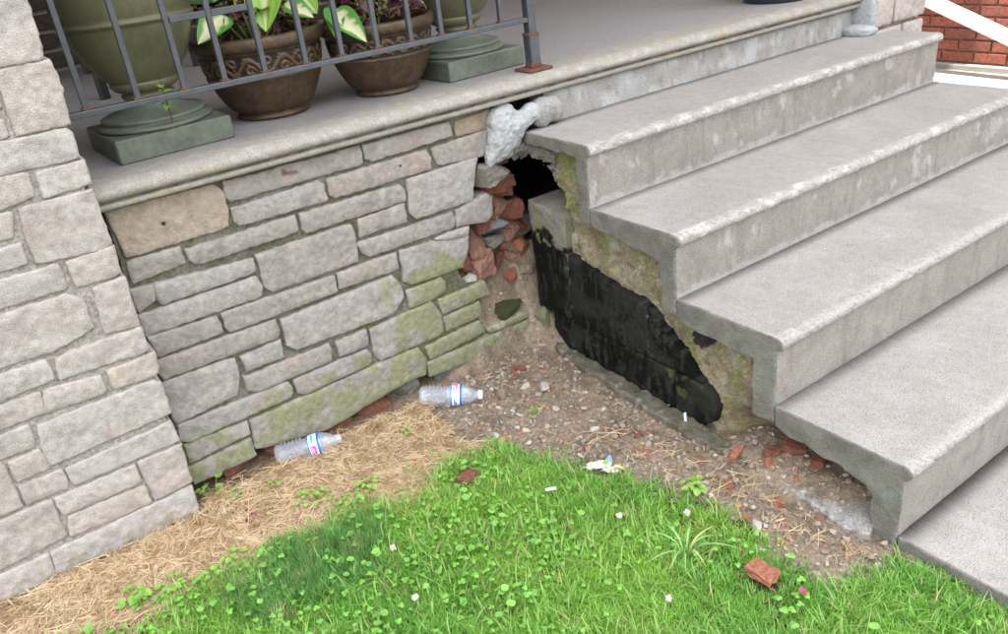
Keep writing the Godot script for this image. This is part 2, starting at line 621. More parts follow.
# blobs melted together and meshed as one skin (surface nets); balls are [x, y, z, radius]
func melted(balls: Array, cell: float, blend: float, rub: float, s: float) -> ArrayMesh:
	var lo := Vector3.INF
	var hi := -Vector3.INF
	for q in balls:
		lo = lo.min(Vector3(q[0], q[1], q[2]) - Vector3.ONE * (q[3] + 0.012))
		hi = hi.max(Vector3(q[0], q[1], q[2]) + Vector3.ONE * (q[3] + 0.012))
	var n := Vector3i(((hi - lo) / cell).ceil()) + Vector3i.ONE
	var f := PackedFloat32Array()
	f.resize(n.x * n.y * n.z)
	for k in n.z:
		for j in n.y:
			for i in n.x:
				var p := lo + Vector3(i, j, k) * cell
				var sum := 0.0
				for q in balls:
					var d: float = p.distance_to(Vector3(q[0], q[1], q[2])) - q[3]
					if d < blend * 6.0:
						sum += exp(-d / blend)
				var d2 := -blend * log(maxf(sum, 1e-9))
				if absf(d2) < 0.03:
					d2 += nz(p.x, p.y, p.z, 28.0, s) * rub + rn(p.x, p.y, p.z, 75.0, s) * rub * 0.35
				f[(k * n.y + j) * n.x + i] = d2
	var v := PackedVector3Array()
	var idx := PackedInt32Array()
	var at := PackedInt32Array()
	at.resize(f.size())
	at.fill(-1)
	var ox := [0, 1, n.x, n.x + 1, n.x * n.y, n.x * n.y + 1, n.x * n.y + n.x, n.x * n.y + n.x + 1]
	for k in n.z - 1:
		for j in n.y - 1:
			for i in n.x - 1:
				var b := (k * n.y + j) * n.x + i
				var ins := 0
				for c in 8:
					if f[b + ox[c]] < 0.0:
						ins += 1
				if ins == 0 or ins == 8:
					continue
				var sum := Vector3.ZERO
				var cnt := 0
				for c in 8:
					for ax in 3:
						if c & (1 << ax):
							continue
						var c2: int = c | (1 << ax)
						var fa := f[b + ox[c]]
						var fb := f[b + ox[c2]]
						if (fa < 0.0) != (fb < 0.0):
							var t := fa / (fa - fb)
							var p0 := Vector3(c & 1, (c >> 1) & 1, (c >> 2) & 1)
							var e := Vector3(1 if ax == 0 else 0, 1 if ax == 1 else 0, 1 if ax == 2 else 0)
							sum += p0 + e * t
							cnt += 1
				at[b] = v.size()
				v.append(lo + (Vector3(i, j, k) + sum / cnt) * cell)
	var st := [1, n.x, n.x * n.y]
	for k in range(1, n.z - 1):
		for j in range(1, n.y - 1):
			for i in range(1, n.x - 1):
				var b := (k * n.y + j) * n.x + i
				for ax in 3:
					var a0 := f[b] < 0.0
					if a0 == (f[b + st[ax]] < 0.0):
						continue
					var u: int = st[(ax + 1) % 3]
					var w: int = st[(ax + 2) % 3]
					var q := [at[b], at[b - u], at[b - u - w], at[b - w]]
					if q.has(-1):
						continue
					if a0:
						idx.append_array([q[0], q[1], q[2], q[0], q[2], q[3]])
					else:
						idx.append_array([q[0], q[2], q[1], q[0], q[3], q[2]])
	return build(v, idx)


# ------------------------------------------------------------------ materials
# grey multiplier: coarse cloud, fine grain and specks of lighter and darker aggregate
func grain(size: int, s: int, coarse: float, coarse_amp: float, fine: float, fine_amp: float, specks := 0.0, speck_amp := 0.0) -> Image:
	var a := FastNoiseLite.new()
	a.seed = s
	a.noise_type = FastNoiseLite.TYPE_SIMPLEX_SMOOTH
	a.frequency = coarse
	a.fractal_octaves = 4
	var b := FastNoiseLite.new()
	b.seed = s + 77
	b.noise_type = FastNoiseLite.TYPE_SIMPLEX
	b.frequency = fine
	b.fractal_octaves = 2
	var ia := a.get_seamless_image(size, size, false, false, 0.15, true).get_data()
	var ib := b.get_seamless_image(size, size, false, false, 0.15, true).get_data()
	var r := RandomNumberGenerator.new()
	r.seed = s
	var out := PackedByteArray()
	out.resize(size * size)
	for i in size * size:
		var x := 0.86 + (ia[i] / 255.0 - 0.5) * coarse_amp + (ib[i] / 255.0 - 0.5) * fine_amp
		out[i] = int(clampf(x, 0.0, 1.0) * 255.0)
	for k in int(size * size * specks):
		var at := r.randi() % (size * size - size - 1)
		var by := (r.randf() - 0.58) * speck_amp * 255.0
		for q in [at, at + 1, at + size, at + size + 1]:
			out[q] = clampi(int(out[q] + by), 0, 255)
	return Image.create_from_data(size, size, false, Image.FORMAT_L8, out)


func tex(im: Image) -> ImageTexture:
	return ImageTexture.create_from_image(im)


func mat(called: String, c: Color, roughness := 0.9, colour_map: Texture2D = null, per_metre := 2.0, height_map: Texture2D = null, relief := 0.0, vertex := false) -> StandardMaterial3D:
	var m := StandardMaterial3D.new()
	m.resource_name = called
	m.albedo_color = c
	m.roughness = roughness
	m.vertex_color_use_as_albedo = vertex
	if colour_map:
		m.albedo_texture = colour_map
	if height_map:
		m.heightmap_enabled = true
		m.heightmap_texture = height_map
		m.heightmap_scale = relief
	if colour_map or height_map:
		m.uv1_triplanar = true
		m.uv1_world_triplanar = true
		m.uv1_scale = Vector3.ONE * per_metre
	M[called] = m
	return m


func make_materials():
	var concrete := tex(grain(1024, 3, 0.02, 0.07, 0.22, 0.34, 0.05, 0.55))
	var concrete_h := tex(grain(1024, 4, 0.02, 0.2, 0.22, 0.8, 0.03, 0.8))
	var hewn := tex(grain(1024, 8, 0.02, 0.20, 0.16, 0.24, 0.03, 0.4))
	var hewn_h := tex(grain(1024, 9, 0.03, 0.8, 0.14, 0.6))
	var soil := tex(grain(1024, 14, 0.02, 0.34, 0.14, 0.40, 0.04, 0.6))
	var soil_h := tex(grain(1024, 15, 0.03, 0.9, 0.16, 0.9))
	var brick := tex(grain(512, 21, 0.02, 0.4, 0.15, 0.4, 0.04, 0.6))
	var white := Color.WHITE
	mat("concrete", white, 0.92, concrete, 1.15, concrete_h, 0.16, true)
	mat("skim", white, 0.88, concrete, 1.3, hewn_h, 0.35, true)
	mat("floor", white, 0.8, concrete, 1.2, concrete_h, 0.05, true)
	mat("stone", white, 0.93, hewn, 1.8, hewn_h, 0.26, true)
	mat("pillar_stone", white, 0.93, hewn, 1.7, hewn_h, 0.20, true)
	mat("stone_plain", lin(0.47, 0.435, 0.40), 0.93, hewn, 2.2, hewn_h, 0.3)
	mat("mortar", white, 0.97, soil, 3.0, soil_h, 0.30, true)
	mat("fill", white, 0.96, soil, 4.0, soil_h, 0.35, true)
	mat("soil", white, 1.0, soil, 2.3, soil_h, 0.7, true)
	mat("block", white, 0.85, concrete, 1.8, hewn_h, 0.25, true)
	M.block.metallic_specular = 0.3
	mat("rubble_brick", lin(0.29, 0.11, 0.07), 0.95, brick, 6.0, soil_h, 0.25)
	mat("rubble_brick_pale", lin(0.47, 0.19, 0.11), 0.95, brick, 6.0, soil_h, 0.2)
	mat("rubble_brick_dusty", lin(0.40, 0.22, 0.16), 0.95, soil, 7.0, soil_h, 0.3)
	mat("rubble_grey", lin(0.27, 0.25, 0.22), 0.95, soil, 5.0, soil_h, 0.3)
	mat("rubble_blue", lin(0.24, 0.25, 0.27), 0.95, hewn, 5.0, soil_h, 0.25)
	mat("rubble_tan", lin(0.38, 0.31, 0.22), 0.95, soil, 6.0, soil_h, 0.25)
	mat("rubble_moss", lin(0.07, 0.085, 0.03), 1.0, soil, 6.0, soil_h, 0.4)
	mat("rubble_white", lin(0.62, 0.58, 0.52), 0.95, hewn, 6.0, soil_h, 0.2)
	mat("slab_bit", lin(0.46, 0.455, 0.43), 0.95, concrete, 4.0, soil_h, 0.25)
	mat("foam", lin(0.47, 0.49, 0.51), 0.9, hewn, 2.5, hewn_h, 0.3)
	mat("foam_grey", lin(0.48, 0.475, 0.465), 0.9, hewn, 5.0, soil_h, 0.4)
	mat("rubble_mossy_pale", lin(0.27, 0.29, 0.17), 0.95, soil, 6.0, soil_h, 0.25)
	mat("purple", lin(0.045, 0.028, 0.038), 0.8, brick, 9.0, soil_h, 0.3)
	mat("stem", lin(0.16, 0.26, 0.06), 0.6)
	mat("stem_dark", lin(0.06, 0.03, 0.03), 0.6)
	mat("house_brick", lin(0.065, 0.045, 0.038), 0.9, brick, 3.0, soil_h, 0.15)
	mat("house_mortar", lin(0.30, 0.26, 0.21), 0.95, soil, 4.0)
	mat("red_brick", lin(0.40, 0.125, 0.08), 0.92, brick, 3.0, soil_h, 0.12)
	mat("red_brick_brown", lin(0.31, 0.105, 0.075), 0.92, brick, 3.0, soil_h, 0.12)
	mat("red_mortar", lin(0.46, 0.36, 0.30), 0.95, soil, 4.0)
	mat("drive", lin(0.50, 0.49, 0.46), 0.95, concrete, 1.0, concrete_h, 0.05)
	mat("white_metal", lin(0.80, 0.80, 0.80), 0.45)
	mat("roofing", lin(0.45, 0.45, 0.44), 0.8)
	mat("iron", lin(0.050, 0.060, 0.078), 0.34, grey_patches(31), 5.0).metallic_specular = 0.6
	mat("rust", lin(0.20, 0.085, 0.05), 0.9, brick, 9.0, soil_h, 0.15)
	mat("urn", lin(0.135, 0.135, 0.078), 0.40, grey_patches(41), 1.6)
	mat("urn_foot", lin(0.135, 0.16, 0.125), 0.46, grey_patches(43), 1.6)
	mat("pot", white, 0.40, brick, 5.0, soil_h, 0.05, true)
	M.pot.metallic = 0.35
	mat("pot_soil", lin(0.045, 0.032, 0.022), 1.0, soil, 5.0, soil_h, 0.6)
	mat("black_metal", lin(0.012, 0.012, 0.013), 0.5)
	mat("navy", lin(0.014, 0.017, 0.028), 0.35)
	mat("leaf", white, 0.5, null, 1.0, null, 0.0, true)
	M.leaf.backlight_enabled = true
	M.leaf.backlight = Color(0.45, 0.45, 0.45)
	mat("blade", white, 0.55, null, 1.0, null, 0.0, true)
	M.blade.backlight_enabled = true
	M.blade.backlight = Color(0.55, 0.55, 0.55)
	mat("blade_blue", lin(0.20, 0.37, 0.13), 0.5)
	mat("blade_dry", lin(0.45, 0.38, 0.18), 0.6)
	mat("straw", white, 0.75, null, 1.0, null, 0.0, true)
	mat("pebble", white, 0.92, soil, 8.0, null, 0.0, true)
	mat("petal", lin(0.16, 0.012, 0.055), 0.7)
	mat("petal_pink", lin(0.50, 0.02, 0.16), 0.6)
	mat("clover_flower", lin(0.50, 0.47, 0.40), 0.8)
	mat("paper", lin(0.66, 0.62, 0.55), 0.8)
	mat("blue_plastic", lin(0.16, 0.30, 0.62), 0.35)
	mat("cap", lin(0.80, 0.82, 0.85), 0.35)
	var clear := mat("clear_plastic", Color(0.84, 0.90, 0.98, 0.20), 0.04)
	clear.transparency = BaseMaterial3D.TRANSPARENCY_ALPHA
	clear.metallic_specular = 1.0


func grey_patches(s: int) -> ImageTexture:
	return tex(grain(512, s, 0.01, 0.22, 0.05, 0.12))


# ------------------------------------------------------------------ ground
func ground_y(x: float, z: float) -> float:
	var y := 0.015 - 0.05 * clampf(z, -0.5, 3.0)
	if x < -6.0 or x > 4.3 or z > 4.0:
		return y - 0.02
	y += nz(x, 0, z, 3.0) * 0.008
	# crumbs of earth where the ground is bare
	if x > -0.75 and x < 0.4 and z < 1.5:
		y += nz(x, 1, z, 22.0) * 0.007 + nz(x, 2, z, 60.0) * 0.003
	# earth spilling out of the hole between wall and steps
	if z < 0.16 and x > -0.6 and x < 0.6:
		var across := smoothstep(-0.42, -0.26, x) * (1.0 - smoothstep(0.16, 0.34, x))
		var up := 0.0
		if z < 0.0:
			up = minf((0.10 if x > -0.05 else 0.06) + (-z) * 2.5, 0.37) * (1.0 - 0.22 * smoothstep(-0.06, 0.04, x)) + nz(x, 3, z, 14.0) * 0.03
		else:
			up = 0.10 * (1.0 - smoothstep(0.0, 0.16, z)) * smoothstep(-0.10, 0.0, x)
		y += up * across
	# a washed-out dip along the foot of the wall
	if z < 0.10 and x < -0.2:
		y -= 0.022 * (1.0 - smoothstep(0.01, 0.07, z)) * (1.0 - smoothstep(-0.34, -0.22, x))
	# earth under the edge of the steps
	if z > 0.8 and z < 1.3 and x > -0.12:
		y += 0.045 * smoothstep(-0.12, 0.08, x) * smoothstep(0.8, 0.9, z) * (1.0 - smoothstep(1.15, 1.3, z))
	return y


func in_lawn(x: float, z: float, spread: float) -> bool:
	var q := Vector2(x + rng.randfn(0.0, spread), z + rng.randfn(0.0, spread) + nz(x, 7, z, 6.0) * 0.06)
	return Geometry2D.is_point_in_polygon(q, lawn)


func make_ground():
	var xs := PackedFloat32Array()
	var zs := PackedFloat32Array()
	for q in [-90.0, -40.0, -20.0, -12.0, -8.0, -6.0, -4.5, -3.5, -2.8, -2.3]:
		xs.append(q)
	var t := -2.0
	while t < 0.45:
		xs.append(t)
		t += 0.03 if t < -0.8 else 0.0125
	for q in [0.6, 1.0, 1.7, 2.5, 3.5, 4.5, 7.0, 12.0, 20.0, 40.0, 90.0]:
		xs.append(q)
	for q in [-90.0, -40.0, -20.0, -10.0, -5.0, -3.0, -2.0, -1.2, -0.8]:
		zs.append(q)
	t = -0.6
	while t < 1.9:
		zs.append(t)
		t += 0.0125 if t < 1.45 else 0.03
	for q in [2.1, 2.6, 3.2, 4.0, 6.0, 9.0, 14.0, 25.0, 45.0, 90.0]:
		zs.append(q)
	var v := PackedVector3Array()
	var col := PackedColorArray()
	var idx := PackedInt32Array()
	var dirt := Color(0.375, 0.295, 0.215)
	var dark := Color(0.21, 0.165, 0.12)
	var sod := Color(0.075, 0.085, 0.03)
	var litter := Color(0.25, 0.165, 0.09)
	for z in zs:
		for x in xs:
			v.append(Vector3(x, ground_y(x, z), z))
			var c := dirt.lerp(Color(0.45, 0.36, 0.265), clampf(0.5 + nz(x, 0, z, 5.0) * 1.2, 0, 1))
			c = c.lerp(dark, smoothstep(0.05, 0.35, nz(x, 5, z, 9.0)) * 0.6)
			if x < -0.5 and z < 0.5:
				c = c.lerp(litter, smoothstep(-0.5, -0.66, x + nz(x, 4, z, 8.0) * 0.1) * 0.8)
			if x < 0.1 and Geometry2D.is_point_in_polygon(Vector2(x + nz(x, 3, z, 9.0) * 0.06, z + nz(x, 8, z, 9.0) * 0.06 - 0.02), lawn):
				c = sod
			elif z > 3.2 or x < -6.0:
				c = sod
			col.append(c)
	var n := xs.size()
	for j in zs.size() - 1:
		for i in n - 1:
			var a := j * n + i
			idx.append_array([a, a + 1, a + n + 1, a, a + n + 1, a + n])
	structure("ground", build(v, idx, col, false, Vector3.UP), M.soil)
	structure("driveway", bevel_box(Vector3(2.3, -0.25, -14.0), Vector3(4.19, 0.045, 9.0), 0.01), M.drive)
	structure("path", bevel_box(Vector3(0.02, -0.25, 1.70), Vector3(2.29, -0.05, 6.0), 0.01), M.drive)
	structure("path", bevel_box(Vector3(1.83, -0.25, 0.13), Vector3(2.29, -0.03, 1.692), 0.01), M.drive)


# ------------------------------------------------------------------ house behind, neighbour
func bricks(parent: Node3D, origin: Vector3, along: Vector3, out: Vector3, length: float, rows: int, mats: Array, lw := 0.203, lh := 0.062, joint := 0.011, s := 1):
	var r := RandomNumberGenerator.new()
	r.seed = s
	var meshes := []
	for k in 3:
		meshes.append(bevel_box(Vector3(0, 0, -0.03), Vector3(lw, lh, 0.0), 0.004))
	var half := bevel_box(Vector3(0, 0, -0.03), Vector3(lw * 0.5 - joint * 0.5, lh, 0.0), 0.004)
	var basis := Basis(along, Vector3.UP, out)
	for j in rows:
		var x := 0.0
		if j % 2 == 1:
			lpart(parent, "brick", half, mats[r.randi() % mats.size()], origin - parent.position + Vector3.UP * (j * (lh + joint) + joint), basis)
			x = lw * 0.5 + joint * 0.5
		while x < length:
			lpart(parent, "brick", meshes[r.randi() % 3], mats[r.randi() % mats.size()], origin - parent.position + along * x + Vector3.UP * (j * (lh + joint) + joint) + out * r.randf_range(-0.001, 0.002), basis)
			x += lw + joint


func make_house():
	var h := thing("house", "dark brown brick house wall at the back of the porch, behind the tall urn", "house", Vector3(-1.4, FLOOR_Y, -2.4))
	wpart(h, "wall", bevel_box(Vector3(-6.0, -0.3, -9.0), Vector3(2.24, 6.6, -2.425), 0.01), M.house_mortar)
	bricks(h, Vector3(-2.3, FLOOR_Y, -2.4), Vector3(1, 0, 0), Vector3(0, 0, 1), 2.9, 12, [M.house_brick], 0.203, 0.066, 0.018, 4)
	wpart(h, "roof", bevel_box(Vector3(-6.3, 6.6, -9.3), Vector3(2.5, 6.75, -2.1), 0.02), M.roofing)
	wpart(h, "porch_roof", bevel_box(Vector3(-6.0, 3.05, -2.42), Vector3(2.5, 3.25, 0.05), 0.02), M.roofing)


func make_neighbour():
	var h := thing("neighbouring_house", "red brick side wall of the next house across the driveway", "house", Vector3(4.2, 0.0, -0.9))
	wpart(h, "wall", bevel_box(Vector3(4.218, -0.3, -11.0), Vector3(11.0, 6.0, 2.5), 0.01), M.red_mortar)
	wpart(h, "foundation", bevel_box(Vector3(4.17, -0.3, -11.0), Vector3(4.216, 0.085, 2.5), 0.008), M.slab_bit)
	bricks(h, Vector3(4.2, 0.085, 0.55), Vector3(0, 0, -1), Vector3(-1, 0, 0), 2.6, 11, [M.red_brick, M.red_brick, M.red_brick_brown], 0.203, 0.062, 0.011, 9)
	# white downspout running down along the wall
	var p := thing("downspout", "white metal pipe slanting down in front of the red brick wall", "pipe", Vector3(4.02, 0.05, 0.5))
	var dir := (Vector3(4.02, 0.30, -0.436) - Vector3(4.02, 0.52, -1.0)).normalized()
	var top := Vector3(4.02, 0.4, -0.7) - dir * 1.1
	var low := Vector3(4.02, 0.4, -0.7) + dir * 0.88
	var up := dir.cross(Vector3(1, 0, 0)).normalized()
	if up.y < 0:
		up = -up
	var b := Basis(Vector3(1, 0, 0), up, Vector3(1, 0, 0).cross(up))
	var len := top.distance_to(low)
	lpart(p, "pipe", bevel_box(Vector3(-0.045, -0.033, -len / 2), Vector3(0.045, 0.033, len / 2), 0.008), M.white_metal, (top + low) / 2 - p.position, b)
	wpart(p, "upright", bevel_box(Vector3(3.98, top.y - 0.03, top.z - 0.06), Vector3(4.06, 5.6, top.z + 0.02), 0.008), M.white_metal)
	wpart(p, "splash_foot", bevel_box(Vector3(3.97, 0.045, low.z - 0.04), Vector3(4.07, 0.075, low.z + 0.12), 0.006), M.white_metal)
	for y in [1.4, 3.6]:
		wpart(p, "strap", bevel_box(Vector3(3.97, y, top.z - 0.065), Vector3(4.205, y + 0.03, top.z + 0.025), 0.002), M.white_metal)


# ------------------------------------------------------------------ porch slab and wall
func make_porch_slab():
	var prof := PackedVector2Array()
	for q in [-2.395, -2.0, -1.4, -1.0, -0.7, -0.5, -0.35, -0.28, -0.22, -0.17, -0.13, -0.10, -0.07, -0.05, -0.03, -0.015, 0.0]:
		prof.append(Vector2(q, FLOOR_Y))
	prof.append_array(pairs([0.012, 0.9045, 0.022, 0.9025, 0.032, 0.898, 0.040, 0.892, 0.0445, 0.886, 0.046, 0.880, 0.0445, 0.8735, 0.040, 0.869, 0.034, 0.866, 0.026, 0.8645, 0.021, 0.863, 0.0205, 0.861, 0.025, 0.8595, 0.0315, 0.858, 0.0338, 0.8555, 0.034, 0.851, 0.033, 0.8465, 0.029, 0.8435, 0.022, 0.843, -0.02, 0.843, -0.11, 0.843, -0.115, 0.78, -2.395, 0.78]))
	var tint := func(x, z, y, j):
		var paint := Color(0.315, 0.302, 0.308)
		var bare := Color(0.355, 0.335, 0.30)
		var c := paint.lerp(bare, smoothstep(-0.14, -0.06, z + nz(x, 0, z, 7.0) * 0.09 + nz(x, 4, z, 30.0) * 0.03))
		c = c.lerp(Color(0.30, 0.27, 0.25), smoothstep(0.15, 0.5, nz(x, 1, z, 4.0)) * 0.35)
		if z > -0.06:
			# weathered bullnose: lime bloom, ochre lichen and dirt held in the groove
			c = c.lerp(Color(0.45, 0.44, 0.42), smoothstep(0.12, 0.40, nz(x, y * 2.0, z * 2.0, 16.0) + rn(x, y, z, 90.0) * 0.12) * 0.7)
			c = c.lerp(Color(0.42, 0.34, 0.21), smoothstep(0.30, 0.5, nz(x, y, z, 9.0, 2.0)) * 0.6)
			c = c.lerp(Color(0.33, 0.315, 0.255), smoothstep(0.0, 0.35, nz(x, y * 3.0, z, 34.0, 5.0) + rn(x, y, z, 120.0) * 0.2) * 0.55)
			if z < 0.030 and y < 0.8665 and y > 0.8585:
				c = c.lerp(Color(0.16, 0.145, 0.09), smoothstep(-0.2, 0.2, nz(x, 0, 0, 18.0)) * 0.7)
		return c
	var push := func(x, z, y, j):
		if z < -0.02:
			return Vector3(0, nz(x, 0, z, 3.0) * 0.001, 0)
		var d := nz(x, y * 2.0, z * 2.0, 24.0) * 0.0022 + minf(0.0, 0.25 - nz(x, y, z, 40.0, 3.0)) * 0.006
		return Vector3(0, d * 0.5 if y < 0.9 else d * 0.2, d)
	var o := thing("porch_floor", "grey concrete porch floor slab with rounded front edge above the stone wall", "porch floor", Vector3(0.2, 0.78, -0.4))
	wpart(o, "slab", sweep(prof, -1.238, 1.715, 420, tint, push), M.floor)


func moss_amount(x: float, y: float) -> float:
	# green algae grows on the low stones near the hole
	var near := smoothstep(-0.66, -0.40, x + nz(x, y, 3.0, 7.0) * 0.12) * (1.0 - smoothstep(0.34, 0.54, y + nz(x, y, 6.0, 7.0) * 0.12))
	var low := 1.0 - smoothstep(0.09, 0.26, y + nz(x, y, 9.0, 7.0) * 0.12)
	return clampf(maxf(near, low * 0.9), 0.0, 1.0)


func mossy(x: float, y: float, base: Color, amount: float) -> Color:
	var spot := nz(x, y, 0, 9.0, 4.0) + nz(x, y, 1.0, 30.0) * 0.55 + rn(x, y, 2.0, 110.0) * 0.25
	var w := smoothstep(0.25 - amount * 1.05, 0.95 - amount * 1.05, spot) * minf(1.0, amount * 1.6)
	return base.lerp(Color(0.265, 0.288, 0.15), w * 0.85)


func make_porch_wall():
	var o := thing("porch_wall", "coursed grey stone wall under the porch floor, mossy and broken open beside the steps", "wall", Vector3(-0.7, 0.0, -0.05))
	# mortar bed behind the stones, broken off in a ragged line at the right
	var bed := pairs([-1.223, 0.842, -0.6, 0.842, -0.10, 0.842, -0.125, 0.77, -0.16, 0.72, -0.20, 0.69, -0.235, 0.60, -0.215, 0.56, -0.20, 0.51, -0.26, 0.47, -0.29, 0.40, -0.29, 0.35, -0.26, 0.29, -0.23, 0.26, -0.25, 0.18, -0.245, 0.13, -0.18, 0.10, -0.08, 0.09, -0.07, 0.03, -0.10, -0.02, -0.5, 0.06, -0.85, 0.045, -1.05, 0.05, -1.236, 0.05, -1.236, 0.5, -1.228, 0.62])
	var bed_tint := func(x, y):
		var c := Color(0.22, 0.205, 0.172).lerp(Color(0.275, 0.26, 0.225), clampf(0.5 + nz(x, y, 0, 6.0), 0, 1))
		var w := smoothstep(-0.25, 0.15, nz(x, y, 0, 8.0, 3.0) + nz(x, y, 0, 40.0) * 0.5 + moss_amount(x, y) * 0.2)
		return c.lerp(Color(0.135, 0.145, 0.07), w * 0.75)
	wpart(o, "mortar_bed", stone(bed, -0.0105, 0.10, 0.0, 0.004, 3.0, bed_tint, 0.011, 0.004, 0.003), M.mortar)
	var tones := [Color(0.375, 0.342, 0.318), Color(0.385, 0.368, 0.352), Color(0.36, 0.332, 0.312), Color(0.40, 0.378, 0.358), Color(0.355, 0.322, 0.302)]
	for k in WALL_STONES.size():
		var poly := pairs(WALL_STONES[k])
		var base: Color = tones[(k * 7 + 3) % 5]
		if k == 0:
			base = Color(0.42, 0.345, 0.285)
		elif k == 9:
			base = Color(0.33, 0.275, 0.21)
		elif k == 22:
			base = Color(0.52, 0.48, 0.41)
		var tint := func(x, y):
			var c := base.lerp(base * 0.82, smoothstep(0.0, 0.55, nz(x, y, k * 0.3, 11.0)))
			c = c.lerp(Color(0.46, 0.44, 0.415), smoothstep(0.1, 0.5, nz(x, y, k * 0.3, 21.0, 6.0)) * 0.35)
			c = c.lerp(Color(0.40, 0.29, 0.22), smoothstep(0.3, 0.6, nz(x, y, k * 0.7, 6.0, 8.0)) * 0.4)
			if k == 3 and Vector2(x + 0.765, (y - 0.808) * 3.0).length() < 0.02 + nz(x, y, 0, 60.0) * 0.02:
				c = Color(0.20, 0.10, 0.075)
			return mossy(x, y, c, moss_amount(x, y))
		var z0 := rn(k * 1.7, 2.0, 0.0, 1.0) * 0.004
		var bulge := 0.002 if k != 0 else 0.001
		var m := wpart(o, "stone", stone(poly, z0, 0.055, bulge, 0.0034 if k != 0 else 0.0022, k * 1.9, tint, 0.0075, 0.009, 0.0052, 0.0045), M.stone)
		if k == 0:
			m.set_meta("label", "large tan stone with a drilled hole")
			var hole := lathe(pairs([0.0, -0.004, 0.0045, -0.004, 0.0052, 0.0006, 0.004, 0.001, 0.0, 0.0005]), 12)
			lpart(m, "drilled_hole", hole, M.black_metal, Vector3(-1.104, 0.771, 0.0035), Basis(Vector3(1, 0, 0), PI / 2))
	# loose bits of bedding stone below the wall
	var low := [[-1.10, 0.012, 0.10, 0.035], [-0.95, 0.008, 0.13, 0.035], [-0.79, 0.0, 0.10, 0.03], [-0.66, 0.012, 0.12, 0.04], [-0.54, 0.02, 0.09, 0.04], [-0.36, 0.0, 0.13, 0.045]]
	for k in low.size():
		lpart(o, "footing_stone", chunk(Vector3(low[k][2], low[k][3] + 0.015, 0.09), 40 + k, 0.75, 4, 0.1), M.rubble_brick if k < 4 else M.rubble_grey, Vector3(low[k][0], low[k][1] + 0.002, -0.06) - o.position)
	# hidden foundation walls that close the space under the porch
	var f := thing("porch_foundation", "concrete foundation walls under the porch floor, in the dark behind the stone wall", "foundation", Vector3(0.2, 0.0, -1.2))
	wpart(f, "side_wall", bevel_box(Vector3(-1.40, -0.25, -2.39), Vector3(-1.25, 0.775, -0.12), 0.005), M.slab_bit)
	wpart(f, "side_wall", bevel_box(Vector3(1.55, -0.25, -2.39), Vector3(1.70, 0.775, -0.06), 0.005), M.slab_bit)
	wpart(f, "front_wall", bevel_box(Vector3(-1.245, -0.25, -0.26), Vector3(-0.45, 0.775, -0.125), 0.005), M.slab_bit)


